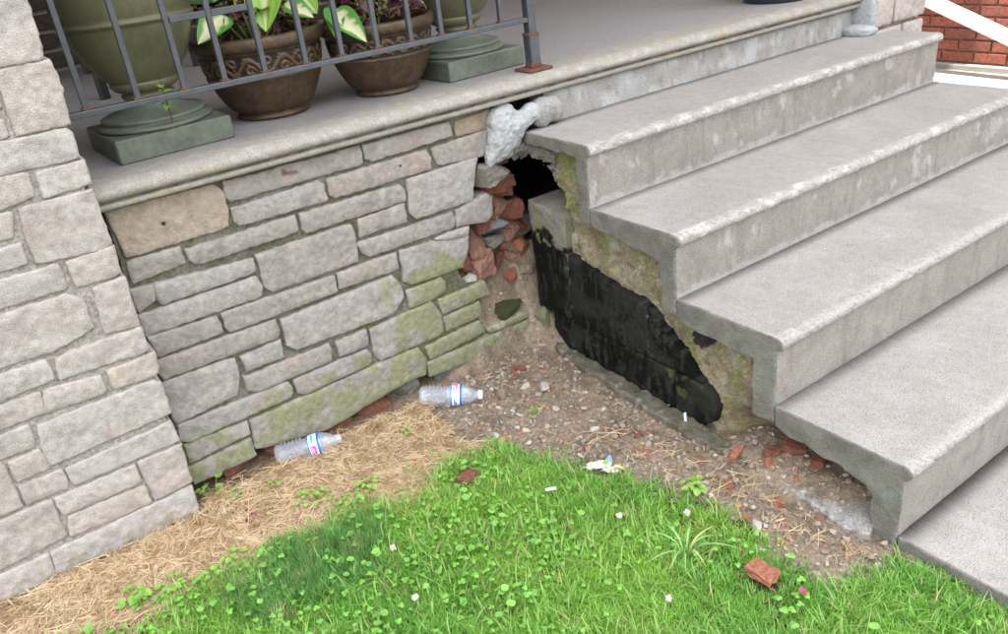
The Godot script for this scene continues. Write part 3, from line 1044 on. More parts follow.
func make_pillars():
	var core_tint := func(x, y):
		return Color(0.50, 0.465, 0.425).lerp(Color(0.43, 0.40, 0.365), clampf(0.5 + nz(x, y, 0, 9.0), 0, 1))
	var tones := [Color(0.475, 0.43, 0.402), Color(0.49, 0.452, 0.425), Color(0.465, 0.418, 0.39), Color(0.47, 0.44, 0.42), Color(0.485, 0.432, 0.395)]
	var o := thing("stone_pillar", "pale cream stone porch pillar standing on dry grass at the left", "pillar", Vector3(-1.5, 0.0, -0.16))
	wpart(o, "mortar_bed", stone(pairs([-1.738, 1.42, -1.256, 1.42, -1.256, 0.7, -1.258, -0.06, -1.600, -0.06, -1.602, 0.06, -1.612, 0.075, -1.622, 0.06, -1.618, -0.06, -1.738, -0.06]), 0.0925, 0.06, 0.0, 0.002, 5.0, core_tint, 0.014, 0.003, 0.003), M.mortar)
	wpart(o, "core", bevel_box(Vector3(-1.735, -0.15, -0.42), Vector3(-1.2575, 3.04, 0.07), 0.006), M.red_mortar)
	for k in PILLAR_STONES.size():
		var poly := pairs(PILLAR_STONES[k])
		var base: Color = tones[(k * 3 + 1) % 5]
		var tint := func(x, y):
			var c := base.lerp(base * 0.84, smoothstep(0.0, 0.6, nz(x, y, k * 0.4, 9.0)))
			c = c.lerp(Color(0.50, 0.41, 0.34), smoothstep(0.2, 0.6, nz(x, y, k * 0.7, 5.0, 8.0)) * 0.5)
			c = c.lerp(Color(0.54, 0.53, 0.51), smoothstep(0.1, 0.5, nz(x, y, k * 0.3, 21.0, 6.0)) * 0.4)
			if y < 0.05:
				c = c.lerp(Color(0.25, 0.26, 0.15), smoothstep(0.02, 0.3, nz(x, y, 0, 14.0) + (0.05 - y) * 3.0) * 0.6)
			return c
		wpart(o, "stone", stone(poly, 0.099, 0.085, 0.001, 0.0034, 50 + k * 1.3, tint, 0.009, 0.009, 0.0052, 0.0050), M.pillar_stone)
	# courses above the picture and the stones that turn the corner
	var r := RandomNumberGenerator.new()
	r.seed = 3
	var y := 1.375
	while y < 2.9:
		var hgt := r.randf_range(0.06, 0.14)
		var cut := r.randf_range(-1.62, -1.36)
		for e in [[-1.742, cut - 0.012], [cut, -1.245]]:
			lpart(o, "stone", bevel_box(Vector3(e[0], y, 0.03), Vector3(e[1], y + hgt, 0.102), 0.01), M.stone_plain, -o.position)
		y += hgt + 0.014
	y = -0.05
	while y < 2.9:
		var hgt := r.randf_range(0.07, 0.15)
		lpart(o, "stone", bevel_box(Vector3(-1.28, y, -0.20), Vector3(-1.246, y + hgt, -0.005), 0.008), M.stone_plain, -o.position)
		lpart(o, "stone", bevel_box(Vector3(-1.28, y, -0.42), Vector3(-1.247, y + hgt, -0.212), 0.008), M.stone_plain, -o.position)
		lpart(o, "stone", bevel_box(Vector3(-1.746, y, -0.42), Vector3(-1.71, y + hgt, -0.19), 0.008), M.stone_plain, -o.position)
		lpart(o, "stone", bevel_box(Vector3(-1.745, y, -0.178), Vector3(-1.71, y + hgt, 0.012), 0.008), M.stone_plain, -o.position)
		y += hgt + 0.013
	# the pillar at the far end of the steps
	var q := thing("stone_pillar", "pale stone porch pillar at the far right end of the top step", "pillar", Vector3(1.9, 0.0, -0.16))
	wpart(q, "core", bevel_box(Vector3(1.735, -0.15, -0.42), Vector3(2.055, 3.04, 0.07), 0.006), M.red_mortar)
	r.seed = 17
	y = 0.0
	var n := 0
	while y < 2.9:
		var hgt := r.randf_range(0.07, 0.13)
		var cut := r.randf_range(1.83, 1.96)
		for e in [[1.722, cut - 0.012], [cut, 2.07]]:
			var base: Color = tones[n % 5]
			n += 1
			if y < 1.2:
				var tint := func(x, yy):
					return base.lerp(base * 0.82, smoothstep(0.0, 0.6, nz(x, yy, n, 9.0)))
				wpart(q, "stone", stone(pairs([e[0], y, e[1], y, e[1], y + hgt, e[0], y + hgt]), 0.10, 0.07, 0.003, 0.004, 90.0 + n, tint, 0.012), M.pillar_stone)
			else:
				lpart(q, "stone", bevel_box(Vector3(e[0], y, 0.03), Vector3(e[1], y + hgt, 0.102), 0.01), M.stone_plain, -q.position)
		for e in [[-0.42, -0.17], [-0.158, 0.02]]:
			lpart(q, "stone", bevel_box(Vector3(1.718, y, e[0]), Vector3(1.76, y + hgt, e[1]), 0.008), M.stone_plain, -q.position)
		y += hgt + 0.014
	lpart(q, "mortar_smear", chunk(Vector3(0.05, 0.20, 0.16), 71, 0.3, 0, 0.05, 9, false), M.foam, Vector3(1.725, 0.80, 0.02) - q.position)
	lpart(q, "mortar_smear", chunk(Vector3(0.12, 0.05, 0.14), 72, 0.3, 0, 0.05, 9, false), M.foam, Vector3(1.70, 0.755, 0.04) - q.position)


# ------------------------------------------------------------------ steps
func make_steps():
	var o := thing("concrete_steps", "five worn grey concrete steps leading up to the porch", "steps", Vector3(0.9, -0.05, 0.8))
	var under := [
		[0.266, 0.500, 0.262, 0.545, 0.268, 0.60, 0.263, 0.65, 0.266, 0.697, 0.21, 0.702, 0.17, 0.698, 0.10, 0.705, 0.045, 0.702, 0.0035, 0.70],
		[0.602, 0.305, 0.596, 0.345, 0.602, 0.39, 0.594, 0.43, 0.597, 0.462, 0.54, 0.472, 0.49, 0.470, 0.42, 0.486, 0.35, 0.490, 0.3135, 0.498],
		[0.915, 0.118, 0.920, 0.16, 0.912, 0.21, 0.917, 0.25, 0.915, 0.284, 0.86, 0.282, 0.79, 0.292, 0.72, 0.290, 0.6555, 0.302],
		[1.25, -0.12, 1.262, -0.06, 1.272, -0.02, 1.262, 0.02, 1.268, 0.05, 1.248, 0.075, 1.215, 0.080, 1.18, 0.096, 1.13, 0.092, 1.08, 0.104, 1.03, 0.102, 0.9885, 0.115],
		[1.60, -0.30, 1.60, -0.16, 1.3395, -0.16],
	]
	for i in 5:
		var t: float = TREAD[i]
		var r: float = RISER[i + 1]
		var back: float = RISER[i] + 0.0035
		var down: float = TREAD[i + 1] - 0.05 if i < 4 else -0.30
		var nose := 0.0165
		var prof := PackedVector2Array()
		var k := 0
		while k < 8:
			prof.append(Vector2(lerpf(back, r - 0.03, k / 7.0), t))
			k += 1
		prof.append_array(pairs([r - 0.018, t, r - 0.008, t, r + nose - 0.016, t - 0.0005, r + nose - 0.010, t - 0.002, r + nose - 0.005, t - 0.005, r + nose - 0.0015, t - 0.0085, r + nose, t - 0.013, r + nose + 0.0005, t - 0.019, r + nose - 0.001, t - 0.025, r + nose - 0.005, t - 0.0295, r + 0.005, t - 0.0325, r + 0.0008, t - 0.034, r, t - 0.040]))
		k = 1
		while k < 19:
			prof.append(Vector2(r, lerpf(t - 0.040, down, k / 18.0)))
			k += 1
		prof.append_array(pairs(under[i]))
		var tint := func(x, z, y, j):
			var c := Color(0.395, 0.377, 0.357).lerp(Color(0.355, 0.338, 0.32), clampf(0.5 + nz(x, y, z, 3.0, i), 0, 1))
			if z > r - 0.001 and y < t - 0.036:
				# risers: raw cement with pale patched spots
				c = Color(0.352, 0.328, 0.30).lerp(Color(0.295, 0.275, 0.25), clampf(0.5 + nz(x, y, z, 7.0, i + 3.0), 0, 1))
				c = c.lerp(Color(0.23, 0.21, 0.18), smoothstep(0.28, 0.5, nz(x * 1.2, y * 0.5, z, 30.0, i)) * 0.5)
				# drip stains
				c = c.lerp(Color(0.22, 0.205, 0.18), smoothstep(0.15, 0.5, nz(x * 2.2, y * 0.22, z, 9.0, i + 11.0) + rn(x, y * 0.3, z, 60.0) * 0.1) * 0.45)
				c = c.lerp(Color(0.52, 0.52, 0.505), smoothstep(0.36, 0.46, nz(x, y * 0.9, z, 9.0, 4.0 + i) + rn(x, y, z, 70.0) * 0.10 + 0.20 * smoothstep(0.6, 1.6, x) - (0.06 if i < 2 else 0.3)) * 0.55)
				c = c.lerp(Color(0.50, 0.49, 0.47), smoothstep(0.022, 0.008, y - TREAD[mini(i + 1, 4)] + nz(x, 0, 0, 14.0, i) * 0.02) * (0.7 if i < 2 else 0.0))
			elif z > r - 0.014:
				# nosing: worn to white flakes, less on the lower steps
				var worn := 0.02 if i < 2 else -0.35
				c = c.lerp(Color(0.43, 0.41, 0.383), 0.6)
				c = c.lerp(Color(0.57, 0.56, 0.54), smoothstep(0.12, 0.28, nz(x, y * 1.5, z * 1.5, 14.0, i + 9.0) + rn(x, y, z, 90.0) * 0.16 + worn) * 0.75)
				c = c.lerp(Color(0.26, 0.24, 0.21), smoothstep(0.3, 0.4, nz(x, y * 2.0, z * 2.0, 45.0, i)) * 0.7)
			else:
				c = c.lerp(Color(0.325, 0.308, 0.288), smoothstep(0.05, 0.45, nz(x, 0, z, 2.6, i) + rn(x, 0, z, 60.0) * 0.08) * 0.4)
				c = c.lerp(Color(0.30, 0.275, 0.24), smoothstep(0.34, 0.5, nz(x, 0, z, 12.0, i)) * 0.4)
				c = c.lerp(Color(0.46, 0.445, 0.425), smoothstep(0.2, 0.5, nz(x * 0.5, 1, z, 6.0, i + 6.0) + rn(x, 0, z, 80.0) * 0.1) * 0.4)
			return c
		var push := func(x, z, y, j):
			if z > r - 0.010 and y > t - 0.039:
				var d := nz(x, y * 2.0, z * 2.0, 30.0, i) * 0.0016 - maxf(0.0, nz(x, y * 1.5, z, 34.0, i + 5.0) - 0.2) * 0.014
				return Vector3(0, d * 0.5, d)
			if z >= r - 0.001:
				return Vector3(0, 0, nz(x, y, z, 14.0, i) * 0.0016 + rn(x, y, z, 70.0) * 0.0006)
			return Vector3(0, nz(x, 0, z, 5.0, i) * 0.0012, 0) if y > t - 0.001 else Vector3.ZERO
		var step := wpart(o, "step", sweep(prof, 0.0, STEP_END, 300, tint, push), M.concrete)
		# cement skim on the end of the step
		var flat := PackedVector2Array(prof)
		var side := func(x, z, y, j):
			var c := Color(0.25, 0.246, 0.222).lerp(Color(0.18, 0.177, 0.155), clampf(0.5 + nz(x, y, z, 11.0, i) * 1.5 + rn(x, y, z, 80.0) * 0.3, 0, 1))
			if y < t - 0.06:
				c = c.lerp(Color(0.27, 0.29, 0.265), smoothstep(-0.05, 0.4, nz(x, y, z, 8.0, 2.0)) * 0.7)
			return c
		wpart(step, "end_face", side_plate(flat, -0.005, side), M.skim)
	# the riser under the porch floor
	var top := PackedVector2Array()
	for q in 7:
		top.append(Vector2(0.0, lerpf(0.8425, 0.70, q / 6.0)))
	top.append(Vector2(-0.08, 0.70))
	top.append(Vector2(-0.08, 0.8425))
	var rt := func(x, z, y, j):
		var c := Color(0.42, 0.42, 0.41).lerp(Color(0.36, 0.35, 0.325), clampf(0.5 + nz(x, y, z, 6.0), 0, 1))
		c = c.lerp(Color(0.56, 0.58, 0.60), smoothstep(0.0, 0.4, nz(x, y * 1.6, z, 7.0, 6.0)) * 0.7)
		return c.lerp(Color(0.25, 0.235, 0.20), smoothstep(0.2, 0.5, nz(x, y, z, 24.0, 3.0)) * 0.6)
	var rp := func(x, z, y, j):
		return Vector3(0, 0, nz(x, y, z, 12.0) * 0.004)
	wpart(o, "riser", sweep(top, 0.10, 1.71, 240, rt, rp), M.concrete)
	make_fill(o)


# thin plate over the end of a step, finely divided
func side_plate(prof: PackedVector2Array, x: float, tint: Callable) -> ArrayMesh:
	# the plate is built in the z, y plane like a stone and then turned to face -x
	var flip := func(u, y):
		return tint.call(x, u, y, 0)
	var m := stone(prof, -x, 0.0048, 0.0, 0.0022, 4.0, flip, 0.014, 0.004, 0.0015)
	return turned(m)


func turned(m: ArrayMesh) -> ArrayMesh:
	var arr := m.surface_get_arrays(0)
	var v: PackedVector3Array = arr[Mesh.ARRAY_VERTEX]
	var n: PackedVector3Array = arr[Mesh.ARRAY_NORMAL]
	for i in v.size():
		v[i] = Vector3(-v[i].z, v[i].y, v[i].x)
		n[i] = Vector3(-n[i].z, n[i].y, n[i].x)
	arr[Mesh.ARRAY_VERTEX] = v
	arr[Mesh.ARRAY_NORMAL] = n
	var out := ArrayMesh.new()
	out.add_surface_from_arrays(Mesh.PRIMITIVE_TRIANGLES, arr)
	return out


func fill_top(z: float) -> float:
	if z < 0.265:
		return 0.715
	if z < 0.60:
		return 0.52
	if z < 0.915:
		return 0.33
	return 0.14


func make_fill(o: Node3D):
	# rough rubble infill under the steps, seen where the cement skin is missing
	var v := PackedVector3Array()
	var col := PackedColorArray()
	var idx := PackedInt32Array()
	var du := 0.0065
	var nu := int(1.33 / du)
	var nv := int(0.84 / du)
	var ok := PackedByteArray()
	for i in nu + 1:
		for j in nv + 1:
			var z := 0.0 + i * du
			var y := -0.11 + j * du
			var lump := nz(0, y, z, 7.0) * 0.015 + nz(1, y, z, 19.0) * 0.008 + rn(2, y, z, 60.0) * 0.004
			var x := 0.034 - lump
			# washed out at the bottom of the lower steps
			var low := smoothstep(0.80, 0.95, z) * (1.0 - smoothstep(0.02, 0.115 + nz(0, 0, z, 10.0) * 0.02, y))
			x += low * 0.13
			x += smoothstep(0.03, 0.0, Vector2(z - 0.718, (y - 0.265) * 1.1).length() - 0.012) * 0.045
			v.append(Vector3(x, y, z))
			# keep the mouth of the hole open under the top step
			var mouth := z < 0.105 + nz(0, y, 0, 12.0) * 0.03 + 0.055 * smoothstep(0.60, 0.52, y)
			ok.append(0 if y > fill_top(z) or (mouth and y > 0.36) or z < 0.06 else 1)
			var c := Color(0.39, 0.33, 0.20).lerp(Color(0.48, 0.43, 0.315), clampf(0.5 + nz(0, y, z, 12.0, 1.0) * 1.3, 0, 1))
			c = c.lerp(Color(0.19, 0.14, 0.07), smoothstep(0.1, 0.4, nz(0, y, z, 26.0, 2.0) + rn(0, y, z, 110.0) * 0.15) * 0.6)
			c = c.lerp(Color(0.46, 0.45, 0.40), smoothstep(0.25, 0.45, nz(0, y, z, 9.0, 5.0)) * 0.8)
			var green := nz(0, y, z, 10.0, 7.0) + nz(0, y, z, 40.0) * 0.4 - 0.08
			if z < 0.27 and y > 0.5:
				green += 0.35
			elif z > 0.58 and z < 0.93:
				green += 0.20
			c = c.lerp(Color(0.30, 0.31, 0.095), smoothstep(0.1, 0.45, green + rn(0, y, z, 120.0) * 0.12) * 0.8)
			if z > 0.8 and y < 0.16:
				c = c.lerp(Color(0.22, 0.16, 0.11), smoothstep(0.75, 0.9, z + nz(0, y, z, 12.0) * 0.08) * 0.8)
			col.append(c)
	var w := nv + 1
	for i in nu:
		for j in nv:
			var a := i * w + j
			if ok[a] and ok[a + 1] and ok[a + w] and ok[a + w + 1]:
				idx.append_array([a, a + 1, a + w + 1, a, a + w + 1, a + w])
	var f := wpart(o, "rubble_fill", build(v, idx, col, false, Vector3(-1, 0, 0)), M.fill)
	f.set_meta("label", "rough mossy rubble fill under the steps")
	lpart(o, "dark_lump", chunk(Vector3(0.05, 0.062, 0.062), 33, 0.2, 3, 0.3, 7), M.purple, Vector3(0.034, 0.265, 0.718) - o.position)


func make_foundation():
	var o := thing("foundation_wall", "black tarred concrete block wall under the side of the steps", "wall", Vector3(0.08, -0.02, 0.36))
	var tar := Color(0.0042, 0.0042, 0.0044)
	var shapes := [
		[-0.02, 0.508, 0.085, 0.50, 0.172, 0.488, 0.167, 0.126, 0.03, 0.120, -0.008, 0.124],
		[0.1745, 0.362, 0.23, 0.350, 0.30, 0.335, 0.36, 0.328, 0.42, 0.312, 0.47, 0.305, 0.524, 0.298, 0.524, 0.124, 0.1695, 0.124],
		[0.5265, 0.300, 0.575, 0.262, 0.62, 0.218, 0.66, 0.196, 0.70, 0.152, 0.735, 0.124, 0.5265, 0.124],
		[0.070, 0.1225, 0.3605, 0.1225, 0.3605, -0.05, 0.068, -0.05],
		[0.3618, 0.1225, 0.628, 0.1225, 0.628, -0.06, 0.362, -0.06],
		[0.6295, 0.1225, 0.765, 0.117, 0.79, 0.085, 0.785, 0.02, 0.74, -0.01, 0.70, -0.07, 0.631, -0.07],
	]
	var face := [0.009, 0.009, 0.0093, 0.0078, 0.0078, 0.005]
	for k in shapes.size():
		var tint := func(u, y):
			var grey := Color(0.30, 0.295, 0.265).lerp(Color(0.235, 0.23, 0.20), clampf(0.5 + nz(u, y, k, 11.0), 0, 1))
			grey = grey.lerp(Color(0.27, 0.28, 0.11), smoothstep(0.08, 0.45, nz(u * 1.6, y * 0.6, 2.0, 12.0) + (0.06 if k == 0 else 0.0)) * 0.8)
			var edge: float = 0.43 - 0.42 * u + nz(u, y, 3.0, 16.0) * 0.10 + nz(u, y, 4.0, 60.0) * 0.03
			var cover := smoothstep(0.008, -0.012, y - edge)
			if k == 1:
				cover = smoothstep(0.0, -0.02, y - (0.405 - 0.17 * (u - 0.17) + nz(u, y, 3.0, 20.0) * 0.05))
			elif k == 2:
				cover = smoothstep(0.0, -0.03, y - (0.37 - 0.75 * (u - 0.53) + nz(u, y, 3.0, 18.0) * 0.06))
			elif k > 2:
				cover = 1.0
			var scuff := 0.0
			if k == 1 or k == 2:
				scuff = smoothstep(0.30, 0.46, u) * (1.0 - smoothstep(0.56, 0.66, u)) * smoothstep(-0.1, 0.4, nz(u, y, 5.0, 40.0) + rn(u, y, 1.0, 130.0) * 0.6)
			elif k > 2:
				scuff = smoothstep(0.25, 0.6, nz(u, y, 6.0, 15.0) + rn(u, y, 1.0, 120.0) * 0.3) * 0.7
			var dark := tar.lerp(Color(0.055, 0.054, 0.048), scuff)
			if k > 3 and y > 0.05:
				dark = dark.lerp(Color(0.125, 0.13, 0.045), smoothstep(0.05, 0.35, nz(u, y, 9.0, 12.0) + 0.25 - absf(u - 0.66) * 3.0 + (y - 0.1) * 4.0) * 0.9)
			# lime along the upright joints, dusty rub marks and chipped spots
			if (absf(u - 0.171) < 0.0035 and y < 0.48) or (absf(u - 0.525) < 0.003 and y < 0.31):
				cover *= 1.0 - 0.75 * smoothstep(-0.1, 0.25, nz(u * 0.4, y, 7.0, 30.0)) * (1.0 if y > 0.124 else 0.2)
			# rain-washed streaks
			dark = dark.lerp(Color(0.048, 0.047, 0.042), smoothstep(0.05, 0.45, nz(u * 3.0, y * 0.45, 11.0, 14.0) + rn(u, y * 0.5, 3.0, 90.0) * 0.15) * 0.8)
			dark = dark.lerp(Color(0.030, 0.030, 0.027), smoothstep(-0.2, 0.4, nz(u, y, 12.0, 6.0) + rn(u, y, 4.0, 90.0) * 0.2))
			return grey.lerp(dark, cover)
		var m := stone(pairs(shapes[k]), -face[k], 0.13, 0.002, 0.0045, 30.0 + k, tint, 0.008, 0.002 if k < 5 else 0.02, 0.0022 if k < 5 else 0.012)
		wpart(o, "block", turned(m), M.block)
	# worn ledge of the footing along the bottom of the blocks
	var ledge_tint := func(x, y):
		var c := Color(0.24, 0.215, 0.165).lerp(Color(0.135, 0.13, 0.085), clampf(0.5 + nz(x, y, 0, 14.0) * 1.3, 0, 1))
		return c.lerp(Color(0.40, 0.39, 0.35), smoothstep(0.3, 0.5, nz(x, y, 0, 18.0, 3.0)))
	var outline := pairs([-0.010, -0.10, -0.040, -0.12, -0.048, -0.17, -0.044, -0.22, -0.058, -0.28, -0.052, -0.36, -0.064, -0.45, -0.056, -0.52, -0.066, -0.60, -0.060, -0.68, -0.066, -0.74, -0.052, -0.80, -0.060, -0.88, -0.055, -0.945, -0.020, -0.93, 0.0, -0.80, 0.0, -0.50, 0.0, -0.25])
	var l := single("footing_ledge", stone(outline, 0.0, 0.06, 0.001, 0.010, 61.0, ledge_tint, 0.009, 0.006, 0.010), M.fill, "grey concrete footing ledge along the foot of the black block wall", "footing", Vector3(0, 0.033, 0), Basis(Vector3(1, 0, 0), Vector3(0, 0.047, -1).normalized(), Vector3(0, 1, 0.047).normalized()))
	var slab_tint := func(x, y):
		return Color(0.52, 0.52, 0.50).lerp(Color(0.30, 0.27, 0.22), smoothstep(0.05, 0.45, nz(x, y, 0, 20.0) + rn(x, y, 0, 90.0) * 0.2) * 0.8)
	var bit := pairs([-0.040, -1.05, 0.022, -1.035, 0.055, -1.09, 0.07, -1.20, 0.045, -1.27, -0.035, -1.29, -0.058, -1.24, -0.052, -1.15])
	single("broken_slab", stone(bit, 0.0, 0.05, 0.001, 0.004, 66.0, slab_tint, 0.009, 0.008, 0.006), M.fill, "pale broken slab of concrete on the soil under the fourth step", "concrete slab", Vector3(0, 0.040, 0), Basis(Vector3(1, 0.06, 0).normalized(), Vector3(0, 0.055, -1).normalized(), Vector3(-0.06, 1, 0.055).normalized()).orthonormalized())


# ------------------------------------------------------------------ rubble in the hole
func make_cavity():
	var P := [
		# x, y, z, size, box, material, name, label, turn
		[-0.118, 0.628, -0.03, Vector3(0.15, 0.085, 0.10), 0.4, "rubble_grey", "mortar_lump", "brown lump of old mortar just below the white patch in the hole", 0.2],
		[-0.035, 0.535, -0.115, Vector3(0.10, 0.062, 0.13), 0.85, "rubble_brick", "loose_brick", "red brick near the top of the rubble in the hole, beside the black opening", 0.5],
		[-0.010, 0.470, -0.12, Vector3(0.085, 0.075, 0.12), 0.8, "rubble_brick", "loose_brick", "rough red brick beside the black opening under the steps", -0.3],
		[0.005, 0.405, -0.14, Vector3(0.09, 0.06, 0.11), 0.8, "rubble_brick", "loose_brick", "red brick bat in the hole, right below the rough red brick", 0.2],
		[-0.100, 0.442, -0.07, Vector3(0.085, 0.07, 0.09), 0.45, "rubble_blue", "rubble_stone", "bluish grey stone in the hole beside the broken wall end", 0.4],
		[-0.112, 0.388, -0.06, Vector3(0.08, 0.055, 0.08), 0.5, "rubble_grey", "rubble_stone", "rounded grey stone in the hole, under the bluish one", 0.1],
		[-0.185, 0.408, -0.075, Vector3(0.075, 0.11, 0.09), 0.7, "rubble_brick_dusty", "loose_brick", "upright dusty red brick against the broken wall edge", -0.2],
		[-0.180, 0.335, -0.07, Vector3(0.085, 0.095, 0.09), 0.75, "rubble_brick_dusty", "loose_brick", "mortar-smeared pink brick in the hole above the mossy wall stone", 0.15],
		[0.025, 0.318, -0.105, Vector3(0.062, 0.058, 0.06), 0.85, "rubble_brick_pale", "loose_brick", "bright orange brick bat in the hole next to the black blocks", 0.35],
		[-0.040, 0.300, -0.10, Vector3(0.07, 0.075, 0.07), 0.55, "rubble_brick_dusty", "loose_brick", "pinkish brick piece in the hole, left of the bright orange one", -0.4],
		[-0.100, 0.312, -0.08, Vector3(0.055, 0.06, 0.06), 0.7, "rubble_brick", "loose_brick", "small deep red brick piece at the middle of the rubble", 0.6],
		[-0.055, 0.248, -0.075, Vector3(0.065, 0.04, 0.06), 0.6, "rubble_brick", "loose_brick", "low flat red brick piece sunk in the earth of the hole", 0.1],
		[-0.258, 0.372, -0.085, Vector3(0.07, 0.10, 0.08), 0.85, "rubble_brick", "loose_brick", "red brick showing behind the mossy end stone of the wall", 0.0],
		[0.000, 0.238, -0.075, Vector3(0.07, 0.045, 0.06), 0.45, "rubble_tan", "rubble_stone", "tan stone low in the hole beside the black blocks", 0.3],
		[-0.245, 0.303, -0.03, Vector3(0.05, 0.03, 0.04), 0.4, "rubble_white", "mortar_lump", "crumbs of white mortar on the mossy end stone", 0.2],
		[-0.285, 0.300, -0.03, Vector3(0.035, 0.028, 0.04), 0.4, "rubble_tan", "mortar_lump", "beige mortar crumb on the mossy end stone, near the wall", 0.7],
		[-0.105, 0.150, -0.040, Vector3(0.12, 0.062, 0.07), 0.55, "rubble_moss", "rubble_stone", "dark green mossy stone at the foot of the hole", 0.25],
		[-0.075, 0.575, -0.085, Vector3(0.12, 0.06, 0.10), 0.85, "rubble_brick", "loose_brick", "red brick lying under the brown mortar lump in the hole", 0.15],
		[-0.150, 0.545, -0.085, Vector3(0.10, 0.07, 0.10), 0.8, "rubble_brick", "loose_brick", "red brick tucked behind the broken wall end", -0.1],
		[-0.075, 0.500, -0.10, Vector3(0.10, 0.07, 0.10), 0.8, "rubble_brick_dusty", "loose_brick", "dusty red brick in the middle of the pile above the bluish stone", 0.3],
		[-0.068, 0.662, -0.055, Vector3(0.085, 0.065, 0.08), 0.75, "rubble_brick_dusty", "loose_brick", "highest brick in the hole, tight behind the pale mortar patch", 0.1],
		[-0.045, 0.375, -0.11, Vector3(0.10, 0.08, 0.10), 0.6, "rubble_brick_dusty", "loose_brick", "pink brick piece between the grey stone and the orange bat", 0.5],
		[-0.165, 0.475, -0.08, Vector3(0.09, 0.08, 0.09), 0.6, "rubble_brick", "loose_brick", "red brick piece just under the last upright wall stone", 0.2],
		[0.058, 0.36, -0.17, Vector3(0.12, 0.10, 0.12), 0.4, "rubble_grey", "rubble_stone", "grey stone deep in the black opening", 0.9],
		[0.008, 0.058, 0.036, Vector3(0.055, 0.13, 0.07), 0.8, "rubble_mossy_pale", "rubble_stone", "pale green stone standing at the corner of the black blocks", 0.1],
	]
	for k in P.size():
		var p: Array = P[k]
		single(p[6], chunk(p[3], 100 + k, p[4], 5, 0.10, 6), M[p[5]], p[7], "brick" if p[6] == "loose_brick" else "rubble", Vector3(p[0], p[1], p[2]), Basis(Vector3(0.1, 1, 0.15).normalized(), p[8]) * Basis(Vector3(0, 0, 1), rng.randf_range(-0.25, 0.25)), "rubble in the hole")
	var o := thing("mortar_patch", "lumpy white mortar plugging the gap under the porch edge above the hole", "mortar patch", Vector3(-0.07, 0.66, 0.0))
	var drip := [[-0.060, 0.812, 0.004, 0.030], [-0.092, 0.800, 0.006, 0.030], [-0.085, 0.770, 0.008, 0.036], [-0.050, 0.765, 0.010, 0.034], [-0.102, 0.740, 0.008, 0.030], [-0.070, 0.728, 0.008, 0.034], [-0.112, 0.712, 0.006, 0.024], [-0.085, 0.700, 0.004, 0.026], [-0.132, 0.690, 0.006, 0.014], [-0.136, 0.668, 0.006, 0.010], [-0.108, 0.684, 0.006, 0.013], [-0.040, 0.715, 0.0, 0.022], [-0.028, 0.738, 0.006, 0.024], [-0.062, 0.688, 0.0, 0.016],
		[-0.012, 0.775, 0.020, 0.026], [0.010, 0.790, 0.022, 0.026], [0.035, 0.796, 0.022, 0.028]]
	lpart(o, "drip", melted(drip, 0.0040, 0.008, 0.0055, 2.0), M.foam, -o.position)
	var wad := [[0.055, 0.790, 0.020, 0.032], [0.080, 0.795, 0.018, 0.034], [0.105, 0.792, 0.018, 0.034], [0.120, 0.775, 0.016, 0.030], [0.065, 0.765, 0.022, 0.026]]
	lpart(o, "wad", melted(wad, 0.005, 0.008, 0.004, 5.0), M.foam_grey, -o.position)
	var under := [[-0.040, 0.690, -0.005, 0.024], [-0.018, 0.680, -0.010, 0.024], [0.004, 0.678, -0.006, 0.024], [0.020, 0.680, 0.012, 0.022], [0.030, 0.676, 0.040, 0.022], [0.036, 0.672, 0.070, 0.024], [0.040, 0.664, 0.100, 0.026], [0.0, 0.700, -0.03, 0.03], [0.045, 0.630, 0.112, 0.022], [0.048, 0.60, 0.115, 0.02]]
	lpart(o, "bedding", melted(under, 0.0045, 0.005, 0.016, 8.0), M.rubble_grey, -o.position)


